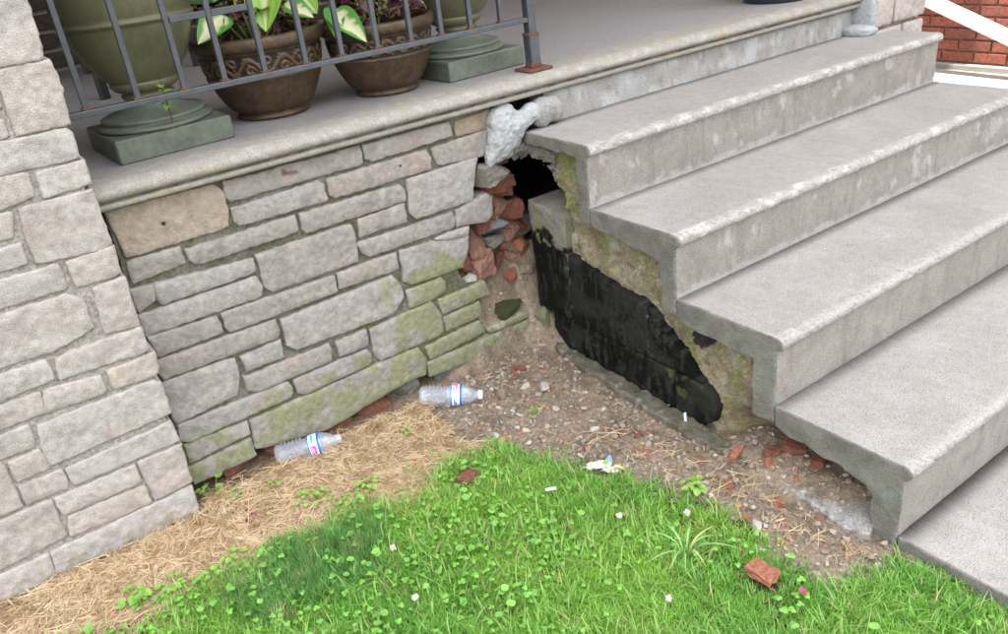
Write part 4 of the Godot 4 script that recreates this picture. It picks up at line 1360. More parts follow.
# ------------------------------------------------------------------ railing
func make_railing():
	var z := -0.03
	var o := thing("iron_railing", "dark blue-grey iron railing with thin square bars along the porch edge", "railing", Vector3(0.093, FLOOR_Y, z))
	wpart(o, "post", bevel_box(Vector3(0.0785, FLOOR_Y + 0.012, z - 0.0145), Vector3(0.1075, 1.78, z + 0.0145), 0.002), M.iron)
	var sl := wpart(o, "post_sleeve", bevel_box(Vector3(0.0745, FLOOR_Y + 0.010, z - 0.0185), Vector3(0.1115, FLOOR_Y + 0.108, z + 0.0185), 0.003), M.iron)
	wpart(sl, "rusty_rim", bevel_box(Vector3(0.0732, FLOOR_Y + 0.104, z - 0.0198), Vector3(0.1128, FLOOR_Y + 0.112, z + 0.0198), 0.003), M.rust)
	wpart(sl, "rusty_collar", bevel_box(Vector3(0.0735, FLOOR_Y + 0.009, z - 0.0195), Vector3(0.1125, FLOOR_Y + 0.026, z + 0.0195), 0.003), M.rust)
	wpart(o, "base_plate", bevel_box(Vector3(0.048, FLOOR_Y + 0.0005, z - 0.042), Vector3(0.138, FLOOR_Y + 0.0095, z + 0.042), 0.002), M.rust)
	wpart(o, "bottom_rail", bevel_box(Vector3(-1.26, 1.050, z - 0.0125), Vector3(0.078, 1.064, z + 0.0125), 0.0015), M.iron)
	wpart(o, "handrail", bevel_box(Vector3(-1.26, 1.765, z - 0.022), Vector3(0.13, 1.785, z + 0.022), 0.003), M.iron)
	var xs := [-1.184, -1.068, -0.958, -0.857, -0.752, -0.640, -0.536, -0.428, -0.322, -0.222, -0.122, -0.0135]
	for x in xs:
		var b := wpart(o, "baluster", bevel_box(Vector3(x - 0.0066, 1.0642, z - 0.0066), Vector3(x + 0.0066, 1.7648, z + 0.0066), 0.001), M.iron)
		wpart(b, "rusty_weld", bevel_box(Vector3(x - 0.011, 1.0643, z - 0.010), Vector3(x + 0.011, 1.0685, z + 0.010), 0.0015), M.rust if absf(sin(x * 31.0)) > 0.25 else M.iron)
	wpart(o, "cross_bar", bevel_box(Vector3(-0.950, 1.216, z - 0.0065), Vector3(-0.8640, 1.231, z + 0.0065), 0.001), M.iron)
	wpart(o, "cross_bar", bevel_box(Vector3(-0.8500, 1.216, z - 0.0065), Vector3(-0.760, 1.231, z + 0.0065), 0.001), M.iron)


# ------------------------------------------------------------------ planters on the porch
func urn(label: String, at: Vector3, turn: float):
	var o := thing("urn_planter", label, "urn", at, turn, "green urns behind the railing")
	lpart(o, "base_plate", bevel_box(Vector3(-0.149, 0.0, -0.149), Vector3(0.149, 0.060, 0.149), 0.004), M.urn_foot)
	lpart(o, "foot", lathe(pairs([0.0, 0.058, 0.142, 0.060, 0.146, 0.063, 0.147, 0.068, 0.143, 0.073, 0.134, 0.0745, 0.130, 0.076, 0.130, 0.079, 0.133, 0.082, 0.132, 0.087, 0.126, 0.090, 0.115, 0.0905, 0.112, 0.092, 0.100, 0.095, 0.085, 0.100, 0.073, 0.107, 0.064, 0.116, 0.058, 0.125, 0.056, 0.132, 0.0, 0.131]), 64), M.urn_foot)
	lpart(o, "bowl", lathe(pairs([0.0, 0.125, 0.056, 0.126, 0.062, 0.128, 0.066, 0.132, 0.0665, 0.138, 0.062, 0.142, 0.0615, 0.145, 0.070, 0.148, 0.079, 0.153, 0.085, 0.160, 0.0875, 0.167, 0.086, 0.172, 0.084, 0.174, 0.089, 0.177, 0.101, 0.190, 0.115, 0.210, 0.131, 0.238, 0.144, 0.266, 0.153, 0.292, 0.157, 0.306, 0.1575, 0.312, 0.1635, 0.3145, 0.167, 0.319, 0.165, 0.324, 0.1595, 0.326, 0.162, 0.333, 0.169, 0.36, 0.175, 0.42, 0.180, 0.50, 0.20, 0.56, 0.212, 0.60, 0.212, 0.615, 0.195, 0.615, 0.185, 0.58, 0.0, 0.578]), 72), M.urn)


func pot(label: String, at: Vector3, k: float, turn: float) -> Node3D:
	var o := thing("flower_pot", label, "flower pot", at, turn, "bronze flower pots between the urns")
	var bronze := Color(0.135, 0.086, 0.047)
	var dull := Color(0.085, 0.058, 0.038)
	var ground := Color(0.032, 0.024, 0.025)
	var prof := PackedVector2Array()
	prof.append_array(pairs([0.0, 0.0, 0.098, 0.0, 0.105, 0.004, 0.107, 0.010, 0.104, 0.015, 0.100, 0.017]))
	for q in 14:
		var t := q / 13.0
		prof.append(Vector2(lerpf(0.102, 0.163, pow(t, 0.62)), lerpf(0.020, 0.118, t)))
	prof.append_array(pairs([0.1655, 0.121, 0.1665, 0.124, 0.1655, 0.127]))
	for q in 34:
		var t := q / 33.0
		prof.append(Vector2(lerpf(0.164, 0.1725, t), lerpf(0.129, 0.189, t)))
	prof.append_array(pairs([0.174, 0.191, 0.176, 0.194, 0.177, 0.198, 0.1835, 0.200, 0.187, 0.204, 0.189, 0.211, 0.189, 0.221, 0.187, 0.228, 0.182, 0.233, 0.175, 0.234, 0.168, 0.231, 0.165, 0.224, 0.163, 0.205, 0.16, 0.19]))
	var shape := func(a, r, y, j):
		var c := bronze.lerp(dull, clampf(0.5 + nz(cos(a) * 2.0, y * 14.0, sin(a) * 2.0, 1.5) * 1.4, 0, 1))
		var rr: float = r
		if y < 0.118 and y > 0.02:
			# faint hammered texture
			rr += rn(a * 40.0, y * 260.0, 0.0, 1.0) * 0.0006
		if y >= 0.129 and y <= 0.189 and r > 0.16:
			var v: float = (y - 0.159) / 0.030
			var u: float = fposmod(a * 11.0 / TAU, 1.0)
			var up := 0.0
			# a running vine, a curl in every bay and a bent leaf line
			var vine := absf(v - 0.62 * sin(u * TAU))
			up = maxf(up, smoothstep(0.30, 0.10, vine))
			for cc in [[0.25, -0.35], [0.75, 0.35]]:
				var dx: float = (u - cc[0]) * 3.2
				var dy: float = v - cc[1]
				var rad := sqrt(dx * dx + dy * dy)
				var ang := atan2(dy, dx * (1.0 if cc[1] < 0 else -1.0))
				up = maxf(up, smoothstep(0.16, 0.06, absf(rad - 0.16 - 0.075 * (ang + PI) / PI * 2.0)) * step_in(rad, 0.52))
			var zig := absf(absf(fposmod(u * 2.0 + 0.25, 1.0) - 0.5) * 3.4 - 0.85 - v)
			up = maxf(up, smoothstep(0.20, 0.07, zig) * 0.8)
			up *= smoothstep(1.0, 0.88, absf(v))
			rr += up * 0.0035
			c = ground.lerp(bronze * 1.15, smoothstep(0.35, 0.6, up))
		return [rr * k, y * k, c]
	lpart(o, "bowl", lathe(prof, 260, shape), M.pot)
	lpart(o, "soil", lathe(pairs([0.0, 0.212 * k, 0.08 * k, 0.211 * k, 0.164 * k, 0.206 * k]), 32), M.pot_soil)
	return o


func step_in(r: float, edge: float) -> float:
	return 1.0 if r < edge else 0.0


# a leaf one long and one wide, base at the origin, tip at +z, upper side +y
func leaf(droop: float, fold: float, point: float, paint: Callable, wavy := 0.0) -> ArrayMesh:
	var v := PackedVector3Array()
	var col := PackedColorArray()
	var idx := PackedInt32Array()
	var n := 12
	var w := 8
	for i in n + 1:
		var t := float(i) / n
		var half := 0.5 * pow(maxf(0.0, sin(PI * pow(t, point))), 0.75)
		for j in w + 1:
			var s := j * 2.0 / w - 1.0
			v.append(Vector3(s * half, fold * absf(s) * half * 2.0 - droop * t * t + wavy * absf(s) * sin(t * 26.0 + s * 2.0) * 0.5, t))
			col.append(paint.call(t, s))
	for i in n:
		for j in w:
			var a := i * (w + 1) + j
			idx.append_array([a, a + 1, a + w + 2, a, a + w + 2, a + w + 1])
	return build(v, idx, col, false, Vector3.UP)


func put_leaf(parent: Node3D, called: String, m: Mesh, base: Vector3, tip: Vector3, facing: Vector3, width: float):
	var f := tip - base
	var r := facing.cross(f).normalized()
	var u := f.cross(r).normalized()
	lpart(parent, called, m, M.leaf, base - parent.position, Basis(r * width, u * f.length(), f))


func make_planters():
	urn("tall olive green urn next to the stone pillar, left of the two pots", Vector3(-0.995, FLOOR_Y, -0.262), 0.04)
	urn("olive green urn right of the two bronze pots, beside the railing post", Vector3(-0.012, FLOOR_Y, -0.285), 0.05)
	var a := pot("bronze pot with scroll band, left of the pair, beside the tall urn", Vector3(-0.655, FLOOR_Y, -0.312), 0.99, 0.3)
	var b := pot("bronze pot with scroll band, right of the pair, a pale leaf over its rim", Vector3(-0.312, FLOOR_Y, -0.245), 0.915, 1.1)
	# leaves
	var lime := func(t, s):
		var rib := absf(sin((absf(s) * 7.0 + t * 1.5)))
		var c := Color(0.12, 0.29, 0.025).lerp(Color(0.34, 0.46, 0.10), smoothstep(0.5, 0.95, rib) * 0.55)
		return c.lerp(Color(0.48, 0.52, 0.26), smoothstep(0.20, 0.05, absf(s)) * 0.8)
	var cream := func(t, s):
		var edge := 0.45 + nz(t * 3.0, s * 2.0, 0, 1.6) * 0.35
		return Color(0.50, 0.49, 0.30).lerp(Color(0.06, 0.22, 0.035), smoothstep(edge, edge + 0.08, absf(s)))
	var green := func(t, s):
		var rib := absf(sin((absf(s) * 8.0 + t * 1.5)))
		return Color(0.05, 0.16, 0.025).lerp(Color(0.11, 0.26, 0.05), smoothstep(0.5, 0.95, rib) * 0.6)
	var purple := func(t, s):
		var rim := smoothstep(0.72, 0.86, absf(s) + 0.25 * absf(sin(t * 26.0)) - 0.1)
		return Color(0.035, 0.010, 0.018).lerp(Color(0.20, 0.22, 0.03), rim)
	var wine := func(t, s):
		return Color(0.055, 0.012, 0.02).lerp(Color(0.11, 0.02, 0.03), smoothstep(0.1, 0.4, nz(t * 3.0, s * 3.0, 1.0, 1.5)))
	var L := {"lime": leaf(0.12, 0.18, 0.62, lime), "cream": leaf(0.16, 0.15, 0.62, cream), "green": leaf(0.14, 0.18, 0.65, green), "purple": leaf(0.2, 0.1, 0.8, purple, 0.10), "wine": leaf(0.25, 0.12, 0.8, wine, 0.10)}
	var h := thing("hosta_plant", "hosta with bright lime leaves in the left bronze pot", "plant", Vector3(-0.64, 1.115, -0.31))
	for q in [
		["lime", -0.636, 1.262, -0.21, -0.690, 1.156, -0.135, 0.105], ["lime", -0.545, 1.235, -0.26, -0.500, 1.165, -0.215, 0.085], ["cream", -0.755, 1.192, -0.22, -0.855, 1.155, -0.185, 0.085],
		["green", -0.60, 1.24, -0.30, -0.52, 1.30, -0.20, 0.09], ["green", -0.70, 1.24, -0.30, -0.78, 1.25, -0.20, 0.08], ["lime", -0.66, 1.27, -0.33, -0.74, 1.36, -0.30, 0.10], ["lime", -0.60, 1.27, -0.34, -0.52, 1.36, -0.36, 0.10],
		["cream", -0.62, 1.26, -0.38, -0.60, 1.33, -0.50, 0.09], ["green", -0.72, 1.23, -0.36, -0.84, 1.26, -0.42, 0.08], ["cream", -0.59, 1.20, -0.22, -0.545, 1.168, -0.15, 0.06], ["green", -0.775, 1.18, -0.27, -0.80, 1.165, -0.17, 0.06]]:
		var base := Vector3(q[1], q[2], q[3])
		var tip := Vector3(q[4], q[5], q[6])
		put_leaf(h, "leaf", L[q[0]], base, tip, Vector3(-0.35, 0.75, 0.75), q[7])
		var root := Vector3(lerpf(-0.65, base.x, 0.35), 1.108, lerpf(-0.31, base.z, 0.35))
		lpart(h, "stem", tube(PackedVector3Array([root - h.position, root.lerp(base, 0.6) + Vector3(0, 0.02, 0) - h.position, base - h.position]), 0.0035, 0.0025, 6), M.stem)
	var h2 := thing("hosta_plant", "hosta with a cream-marked leaf hanging over the rim of the right bronze pot", "plant", Vector3(-0.33, 1.09, -0.25))
	for q in [["cream", -0.480, 1.160, -0.16, -0.452, 1.098, -0.045, 0.075], ["cream", -0.455, 1.165, -0.20, -0.515, 1.115, -0.085, 0.06], ["green", -0.40, 1.20, -0.27, -0.50, 1.25, -0.25, 0.08], ["green", -0.30, 1.20, -0.25, -0.25, 1.28, -0.18, 0.08], ["green", -0.26, 1.19, -0.28, -0.16, 1.23, -0.27, 0.08], ["lime", -0.34, 1.21, -0.30, -0.38, 1.30, -0.34, 0.08]]:
		var base := Vector3(q[1], q[2], q[3])
		put_leaf(h2, "leaf", L[q[0]], base, Vector3(q[4], q[5], q[6]), Vector3(-0.35, 0.75, 0.75), q[7])
		var root := Vector3(lerpf(-0.32, base.x, 0.35), 1.085, lerpf(-0.25, base.z, 0.35))
		lpart(h2, "stem", tube(PackedVector3Array([root - h2.position, root.lerp(base, 0.6) + Vector3(0, 0.02, 0) - h2.position, base - h2.position]), 0.0035, 0.0025, 6), M.stem)
	for e in [[Vector3(-0.655, 1.112, -0.312), "dark purple coleus with yellow-edged frilly leaves in the left bronze pot", 0.155, 110], [Vector3(-0.312, 1.09, -0.245), "dark wine red coleus filling the right bronze pot", 0.145, 110]]:
		var c := thing("coleus_plant", e[1], "plant", e[0])
		for k in e[3]:
			var ang := rng.randf() * TAU
			var rad: float = e[2] * sqrt(rng.randf())
			var out := Vector3(cos(ang), 0, sin(ang))
			var base: Vector3 = e[0] + out * rad * 0.8 + Vector3(0, 0.03 + rng.randf() * 0.16 * (1.0 - rad / e[2] * 0.65), 0)
			var tip: Vector3 = base + (out * rng.randf_range(0.4, 1.0) + Vector3(rng.randf_range(-0.4, 0.4), rng.randf_range(-0.4, 0.35), rng.randf_range(-0.4, 0.4))).normalized() * rng.randf_range(0.035, 0.058)
			put_leaf(c, "leaf", L.purple if (k % 3 or e[1].begins_with("dark wine") == false) and k % 5 else L.wine, base, tip, Vector3(-0.1, 1, 0.5), rng.randf_range(0.026, 0.042))
			if k % 4 == 0:
				lpart(c, "stem", tube(PackedVector3Array([Vector3(out.x * rad * 0.5, -0.01, out.z * rad * 0.5), base - e[0]]), 0.002, 0.0015, 5), M.stem_dark)
	# a sprig growing up behind the bottom rail
	var sp := thing("weed", "small green sprig with a reddish stem in front of the tall urn", "weed", Vector3(-0.985, FLOOR_Y + 0.060, -0.125))
	lpart(sp, "stem", tube(PackedVector3Array([Vector3(0, 0, 0), Vector3(-0.008, 0.07, 0.03), Vector3(-0.012, 0.13, 0.045)]), 0.0018, 0.001, 5), M.rust)
	for k in 9:
		var sa := k * 2.1
		put_leaf(sp, "leaf", L.lime, sp.position + Vector3(-0.008, 0.055 + k * 0.006, 0.032), sp.position + Vector3(-0.006 + cos(sa) * 0.026, 0.048 + k * 0.008, 0.032 + sin(sa) * 0.026), Vector3.UP, 0.016)
	# patio chair, only its black legs show under the urn
	var ch := thing("patio_chair", "black metal patio chair whose thin legs show behind the tall green urn", "chair", Vector3(-0.87, FLOOR_Y, -1.65))
	var legs := [Vector3(-0.942, 0, -1.25), Vector3(-0.485, 0, -1.64), Vector3(-1.30, 0, -1.70), Vector3(-0.845, 0, -2.09)]
	for k in 4:
		var p: Vector3 = legs[k]
		wpart(ch, "leg", tube(PackedVector3Array([Vector3(p.x, FLOOR_Y, p.z), Vector3(p.x, FLOOR_Y + 0.42, p.z)]), 0.019, 0.019, 10), M.black_metal)
	var mid: Vector3 = (legs[0] + legs[1] + legs[2] + legs[3]) / 4.0
	var ax: Vector3 = (legs[1] - legs[0]).normalized()
	var bx := Basis(ax, Vector3.UP, ax.cross(Vector3.UP))
	lpart(ch, "seat", bevel_box(Vector3(-0.33, 0.0, -0.30), Vector3(0.33, 0.03, 0.30), 0.01), M.black_metal, Vector3(mid.x, FLOOR_Y + 0.41, mid.z) - ch.position, bx)
	lpart(ch, "backrest", bevel_box(Vector3(-0.31, 0.0, -0.30), Vector3(0.31, 0.5, -0.27), 0.01), M.black_metal, Vector3(mid.x, FLOOR_Y + 0.44, mid.z) - ch.position, bx)
	var np := thing("navy_pot", "dark navy pot on the porch floor near the far pillar", "flower pot", Vector3(1.47, FLOOR_Y, -0.19))
	lpart(np, "bowl", lathe(pairs([0.0, 0.0, 0.128, 0.0, 0.133, 0.004, 0.135, 0.02, 0.150, 0.12, 0.165, 0.24, 0.178, 0.25, 0.178, 0.28, 0.16, 0.28, 0.15, 0.25, 0.0, 0.245]), 48), M.navy)
	lpart(np, "soil", lathe(pairs([0.0, 0.262, 0.08, 0.261, 0.153, 0.256]), 24), M.pot_soil)


# ------------------------------------------------------------------ litter
func label_print() -> ImageTexture:
	# printed sleeve: white paper, blue bands, a pink badge
	var w := 256
	var h := 96
	var im := Image.create(w, h, false, Image.FORMAT_RGB8)
	im.fill(Color(0.93, 0.95, 0.97))
	im.fill_rect(Rect2i(0, 0, w, 12), Color(0.16, 0.42, 0.80))
	im.fill_rect(Rect2i(0, h - 16, w, 16), Color(0.10, 0.36, 0.78))
	for s in 2:
		var x0 := s * 128
		im.fill_rect(Rect2i(x0 + 8, 22, 38, 46), Color(0.80, 0.30, 0.62))
		im.fill_rect(Rect2i(x0 + 14, 30, 26, 10), Color(0.93, 0.72, 0.86))
		im.fill_rect(Rect2i(x0 + 14, 46, 20, 6), Color(0.93, 0.80, 0.90))
		for k in 18:
			im.fill_rect(Rect2i(x0 + 54 + k, 40 + int(9.0 * sin(k * 0.35)), 30, 10), Color(0.30, 0.62, 0.88))
		for k in 5:
			im.fill_rect(Rect2i(x0 + 98, 24 + k * 9, 22, 3), Color(0.62, 0.70, 0.80))
	return tex(im)


func bottle(label: String, base: Vector3, head: Vector3, roll: float, sleeve: Material, cap: bool):
	var o := thing("plastic_bottle", label, "bottle", base, 0.0, "clear plastic bottles on the ground")
	var dir := (head - base).normalized()
	var side := dir.cross(Vector3.UP).normalized()
	o.basis = Basis(dir, roll) * Basis(side, dir, side.cross(dir))
	var prof := pairs([0.0, 0.005, 0.012, 0.003, 0.022, 0.0, 0.0275, 0.003, 0.030, 0.009, 0.031, 0.014])
	var y := 0.018
	while y < 0.086:
		prof.append(Vector2(0.0306 + 0.0034 * sin((y - 0.018) / 0.0115 * TAU), y))
		y += 0.0016
	prof.append_array(pairs([0.0295, 0.088, 0.0290, 0.091, 0.0305, 0.095, 0.0313, 0.098, 0.0313, 0.132, 0.0315, 0.137, 0.0305, 0.142, 0.0285, 0.149, 0.0250, 0.157, 0.0200, 0.165, 0.0155, 0.171, 0.0130, 0.175, 0.0125, 0.178, 0.0155, 0.179, 0.0155, 0.1805, 0.0125, 0.182, 0.0122, 0.192, 0.0105, 0.192]))
	var dent := func(a, r, yy, j):
		var k := 1.0
		if r > 0.024 and yy > 0.01 and yy < 0.15:
			k += nz(cos(a) * 0.8, yy * 18.0, sin(a) * 0.8, 1.0, base.x * 5.0) * 0.16
		return [r * k, yy, Color.WHITE]
	lpart(o, "shell", lathe(prof, 40, dent), M.clear_plastic)
	var band := func(a, r, yy, j):
		return [r * (1.0 + nz(cos(a) * 0.8, yy * 18.0, sin(a) * 0.8, 1.0, base.x * 5.0) * 0.16), yy, Color.WHITE]
	lpart(o, "printed_label", lathe(pairs([0.0322, 0.0985, 0.0324, 0.105, 0.0324, 0.112, 0.0324, 0.122, 0.0322, 0.1315]), 40, band), sleeve)
	if cap:
		lpart(o, "cap", lathe(pairs([0.0, 0.196, 0.012, 0.196, 0.0142, 0.194, 0.0146, 0.184, 0.0142, 0.1825, 0.0128, 0.1825]), 28), M.cap)
	return o


func make_litter():
	var sl := StandardMaterial3D.new()
	sl.resource_name = "printed_sleeve"
	sl.albedo_texture = label_print()
	sl.roughness = 0.35
	var lift := 0.034
	var ga := Vector3(-0.548, ground_y(-0.548, 0.085) + lift, 0.085)
	bottle("crushed clear water bottle with blue and white label on bare soil, under the mossy wall", ga, Vector3(-0.398, ground_y(-0.398, 0.195) + lift - 0.004, 0.190), 2.2, sl, true)
	var gb := Vector3(-1.005, ground_y(-1.005, 0.02) + lift, 0.027)
	bottle("clear bottle with pink and white label on dry grass at the foot of the wall", gb, Vector3(-0.838, ground_y(-0.838, 0.1) + lift - 0.002, 0.100), 0.6, sl, false)
	# crumpled scrap of paper and foil by the edge of the lawn
	var pp := thing("paper_scrap", "crumpled beige paper scrap with a blue bit at the lawn edge", "litter", Vector3(-0.333, ground_y(-0.333, 0.672), 0.672))
	lpart(pp, "wad", chunk(Vector3(0.075, 0.022, 0.035), 301, 0.3, 6, 0.30, 7), M.paper, Vector3(0, 0.010, 0), Basis(Vector3.UP, -0.5))
	lpart(pp, "torn_end", chunk(Vector3(0.045, 0.016, 0.026), 302, 0.3, 6, 0.30, 7), M.paper, Vector3(0.012, 0.009, 0.034), Basis(Vector3.UP, -1.0))
	lpart(pp, "blue_bit", chunk(Vector3(0.022, 0.014, 0.016), 303, 0.4, 5, 0.2, 5), M.blue_plastic, Vector3(0.036, 0.012, 0.006))
	single("cigarette_butt", tube(PackedVector3Array([Vector3(-0.014, 0, 0), Vector3(0.014, 0, 0)]), 0.004, 0.004, 10), M.cap, "white cigarette end lying in the grass below the bare soil", "cigarette end", Vector3(-0.505, ground_y(-0.505, 0.682) + 0.030, 0.682), Basis(Vector3.UP, -0.5))
	single("cable_clip", bevel_box(Vector3(-0.004, 0, -0.0025), Vector3(0.004, 0.032, 0.0025), 0.0015), M.cap, "tiny white clip standing on the footing ledge by the black blocks", "clip", Vector3(-0.028, 0.0, 0.705), Basis(Vector3(0, 0, 1), 0.1))
	# fallen petals
	for q in [[-1.167, 0.224, 0.030, "petal", "dark crimson petals fallen on the dry grass near the pillar", 0.2], [-1.150, 0.205, 0.020, "petal", "small dark crimson petal touching the larger fallen petals", 1.0], [-0.908, 0.300, 0.014, "petal_pink", "bright pink petal on the dry grass near the lawn edge", 0.6], [-1.537, 0.324, 0.014, "petal_pink", "bright pink petal among the leaves at the bottom left", 0.1], [-0.315, 1.305, 0.014, "petal_pink", "bright pink petal in the grass at the bottom right", 0.4], [-0.868, 0.150, 0.016, "petal", "dark red petal on the dry grass right of the bottle", 0.9]]:
		var lf := leaf(0.1, 0.15, 0.7, func(t, s): return Color.WHITE, 0.06)
		var up := 0.012 if q[1] < 1.0 else 0.045
		single("petal", lf, M[q[3]], q[4], "petal", Vector3(q[0], ground_y(q[0], q[1]) + up, q[1]), Basis(Vector3.UP, q[5] * 3.0) * Basis(Vector3(1, 0, 0), 0.15) * Basis.from_scale(Vector3.ONE * q[2] * 1.3), "fallen petals")


func make_fragments():
	var B := [
		# x, z, size, colour, label
		[-0.640, 0.486, 0.052, "rubble_brick", "flat red brick chip in the clover at the top of the lawn"],
		[-0.324, 1.213, 0.064, "rubble_brick_pale", "pinkish flat brick piece lying alone on the grass at the bottom right"],
		[-0.046, 0.900, 0.050, "rubble_brick_pale", "orange brick lump at the end of the footing ledge"],
		[-0.228, 0.146, 0.060, "rubble_brick_pale", "orange brick splinter in front of the last wall stones"],
		[-0.195, 0.128, 0.042, "rubble_brick", "thin red brick splinter touching the orange one by the wall end"],
		[-0.134, 0.952, 0.034, "rubble_brick_pale", "small orange brick chip in the dry grass right of the lawn"],
		[-0.085, 1.075, 0.036, "rubble_brick_pale", "orange brick chip just left of the pale broken slab"],
		[-0.193, 0.712, 0.030, "rubble_brick_pale", "orange pebble of brick above the lawn edge, below the ledge"],
		[-0.106, 0.830, 0.030, "rubble_brick_dusty", "pink pebble of brick beside the footing ledge"],
		[0.020, 0.965, 0.050, "rubble_brick", "red brick piece under the corner of the third step"],
		[-0.010, 0.985, 0.036, "rubble_brick_pale", "orange brick chip beside the broken slab, below the third step"],
		[0.068, 1.000, 0.065, "rubble_brick", "red brick in the hollow under the fourth step"],
		[0.075, 1.075, 0.055, "rubble_brick", "red brick end deep in the hollow, behind the pale slab"],
		[-0.195, 0.608, 0.026, "rubble_brick", "left of two little red brick chips on the bare soil"],
		[-0.160, 0.646, 0.026, "rubble_brick", "right of two little red brick chips on the bare soil"],
		[-0.060, 1.170, 0.038, "rubble_brick_dusty", "pink brick chip on the soil in front of the pale slab"],
		[-0.190, 1.052, 0.030, "rubble_brick_pale", "orange brick chip at the lawn edge left of the slab"],
	]
	for k in B.size():
		var q: Array = B[k]
		var s: float = q[2]
		var y := ground_y(q[0], q[1]) + s * 0.14
		if k == 0:
			y += 0.02
		elif k == 1:
			y += 0.026
		single("brick_fragment", chunk(Vector3(s, s * (0.5 if k > 1 else 0.3), s * (0.75 if k < 2 else (0.62 if k != 3 else 0.3))), 400 + k, 0.92 if k < 2 else 0.8, 0 if k < 2 else 3, 0.10, 4), M[q[3]], q[4], "brick fragment", Vector3(q[0], y, q[1]), Basis(Vector3.UP, k * 1.3 + 0.4) * Basis(Vector3(1, 0, 0), sin(k * 2.1) * (0.25 if k > 1 else 0.08)), "broken bits of brick on the soil")
	var W := [
		[-0.096, 0.293, 0.030, "white chip beside the black block wall, nearest the hole"], [-0.253, 0.385, 0.028, "pale chip alone in the middle of the bare soil"],
		[-0.165, 0.690, 0.022, "small pale chip between the little red brick chips and the ledge"], [-0.117, 0.919, 0.030, "white pebble beside the orange brick lump at the ledge end"],
		[-0.196, 1.095, 0.034, "white lump at the lawn edge, left of the broken slab"], [-0.405, 0.125, 0.036, "pale stone chip right behind the neck of the crushed bottle"],
		[-0.330, 0.215, 0.044, "largest pale chip, just right of the crushed bottle's cap"], [-0.380, 0.410, 0.026, "tan chip above the lawn, below the crushed bottle"],
		[-0.209, 0.280, 0.040, "flat pale chip on the soil between bottle cap and footing ledge"], [-0.136, 1.086, 0.024, "small pale chip just left of the broken slab"],
		[-0.463, 0.374, 0.026, "pale chip at the very tip of the lawn"], [-0.230, 0.540, 0.030, "tan chip on the soil above the paper scrap"],
		[-0.110, 1.235, 0.028, "pale chip on the soil below the broken slab"], [-0.250, 0.230, 0.034, "pale chip below the orange brick splinter near the wall end"],
	]
	for k in W.size():
		var q: Array = W[k]
		var s: float = q[2]
		single("stone_chip", chunk(Vector3(s, s * 0.6, s * 0.7), 500 + k, 0.4, 5, 0.12, 4), M.rubble_white if k % 3 else M.rubble_tan, q[3], "stone chip", Vector3(q[0], ground_y(q[0], q[1]) + s * 0.16, q[1]), Basis(Vector3.UP, k * 1.7) * Basis(Vector3(1, 0, 0), sin(k * 1.1) * 0.3), "pale chips on the bare soil")
	# fine gravel and crumbs
	var gm := mass("gravel", "fine gravel and crumbs of mortar on the bare soil", "gravel")
	var shapes := [chunk(Vector3(1, 0.6, 0.8), 601, 0.4, 5, 0.12, 3), chunk(Vector3(1, 0.7, 0.7), 602, 0.3, 4, 0.15, 3), chunk(Vector3(1, 0.5, 0.75), 603, 0.6, 6, 0.1, 3)]
	for m in 3:
		var tf := []
		var cl := []
		for k in 1500:
			var x := rng.randf_range(-0.62, 0.10)
			var z := rng.randf_range(-0.05, 1.36)
			if x > 0.0 and not (z > 0.8 or z < 0.0):
				continue
			if x > -0.02 and z > 1.26:
				continue
			if in_lawn(x, z, 0.03) and rng.randf() > 0.08:
				continue
			if x < -0.5 and z < 0.4 and rng.randf() > 0.3:
				continue
			if z < 0.0 and x < -0.24:
				continue
			var s := 0.004 + 0.017 * pow(rng.randf(), 3.0)
			var y := ground_y(x, z) + s * 0.15
			tf.append(Transform3D(Basis(Vector3.UP, rng.randf() * TAU) * Basis(Vector3(1, 0, 0), rng.randf_range(-0.5, 0.5)) * Basis.from_scale(Vector3.ONE * s), Vector3(x, y, z)))
			var t := rng.randf()
			var c := Color(0.36, 0.28, 0.21)
			if t < 0.28:
				c = Color(0.46, 0.39, 0.315)
			elif t < 0.345:
				c = Color(0.48, 0.215, 0.13)
			elif t < 0.42:
				c = Color(0.56, 0.51, 0.45)
			cl.append(c * rng.randf_range(0.75, 1.15))
		scatter(gm, "pebbles", shapes[m], M.pebble, tf, cl)


# one uncountable mass: a node that carries the label, with its copies below it
func mass(called: String, label: String, category: String) -> Node3D:
	var o := Node3D.new()
	o.name = numbered(called)
	add_child(o)
	tag(o, label, category, "", "stuff")
	return o


func scatter(parent: Node3D, called: String, mesh: Mesh, m: Material, tf: Array, cl: Array):
	var mm := MultiMesh.new()
	mm.transform_format = MultiMesh.TRANSFORM_3D
	mm.use_colors = true
	mm.mesh = mesh
	mm.instance_count = tf.size()
	for i in tf.size():
		mm.set_instance_transform(i, tf[i])
		mm.set_instance_color(i, cl[i])
	var o := MultiMeshInstance3D.new()
	o.name = called
	o.multimesh = mm
	o.material_override = m
	parent.add_child(o, true)
	o.set_meta("kind", "stuff")


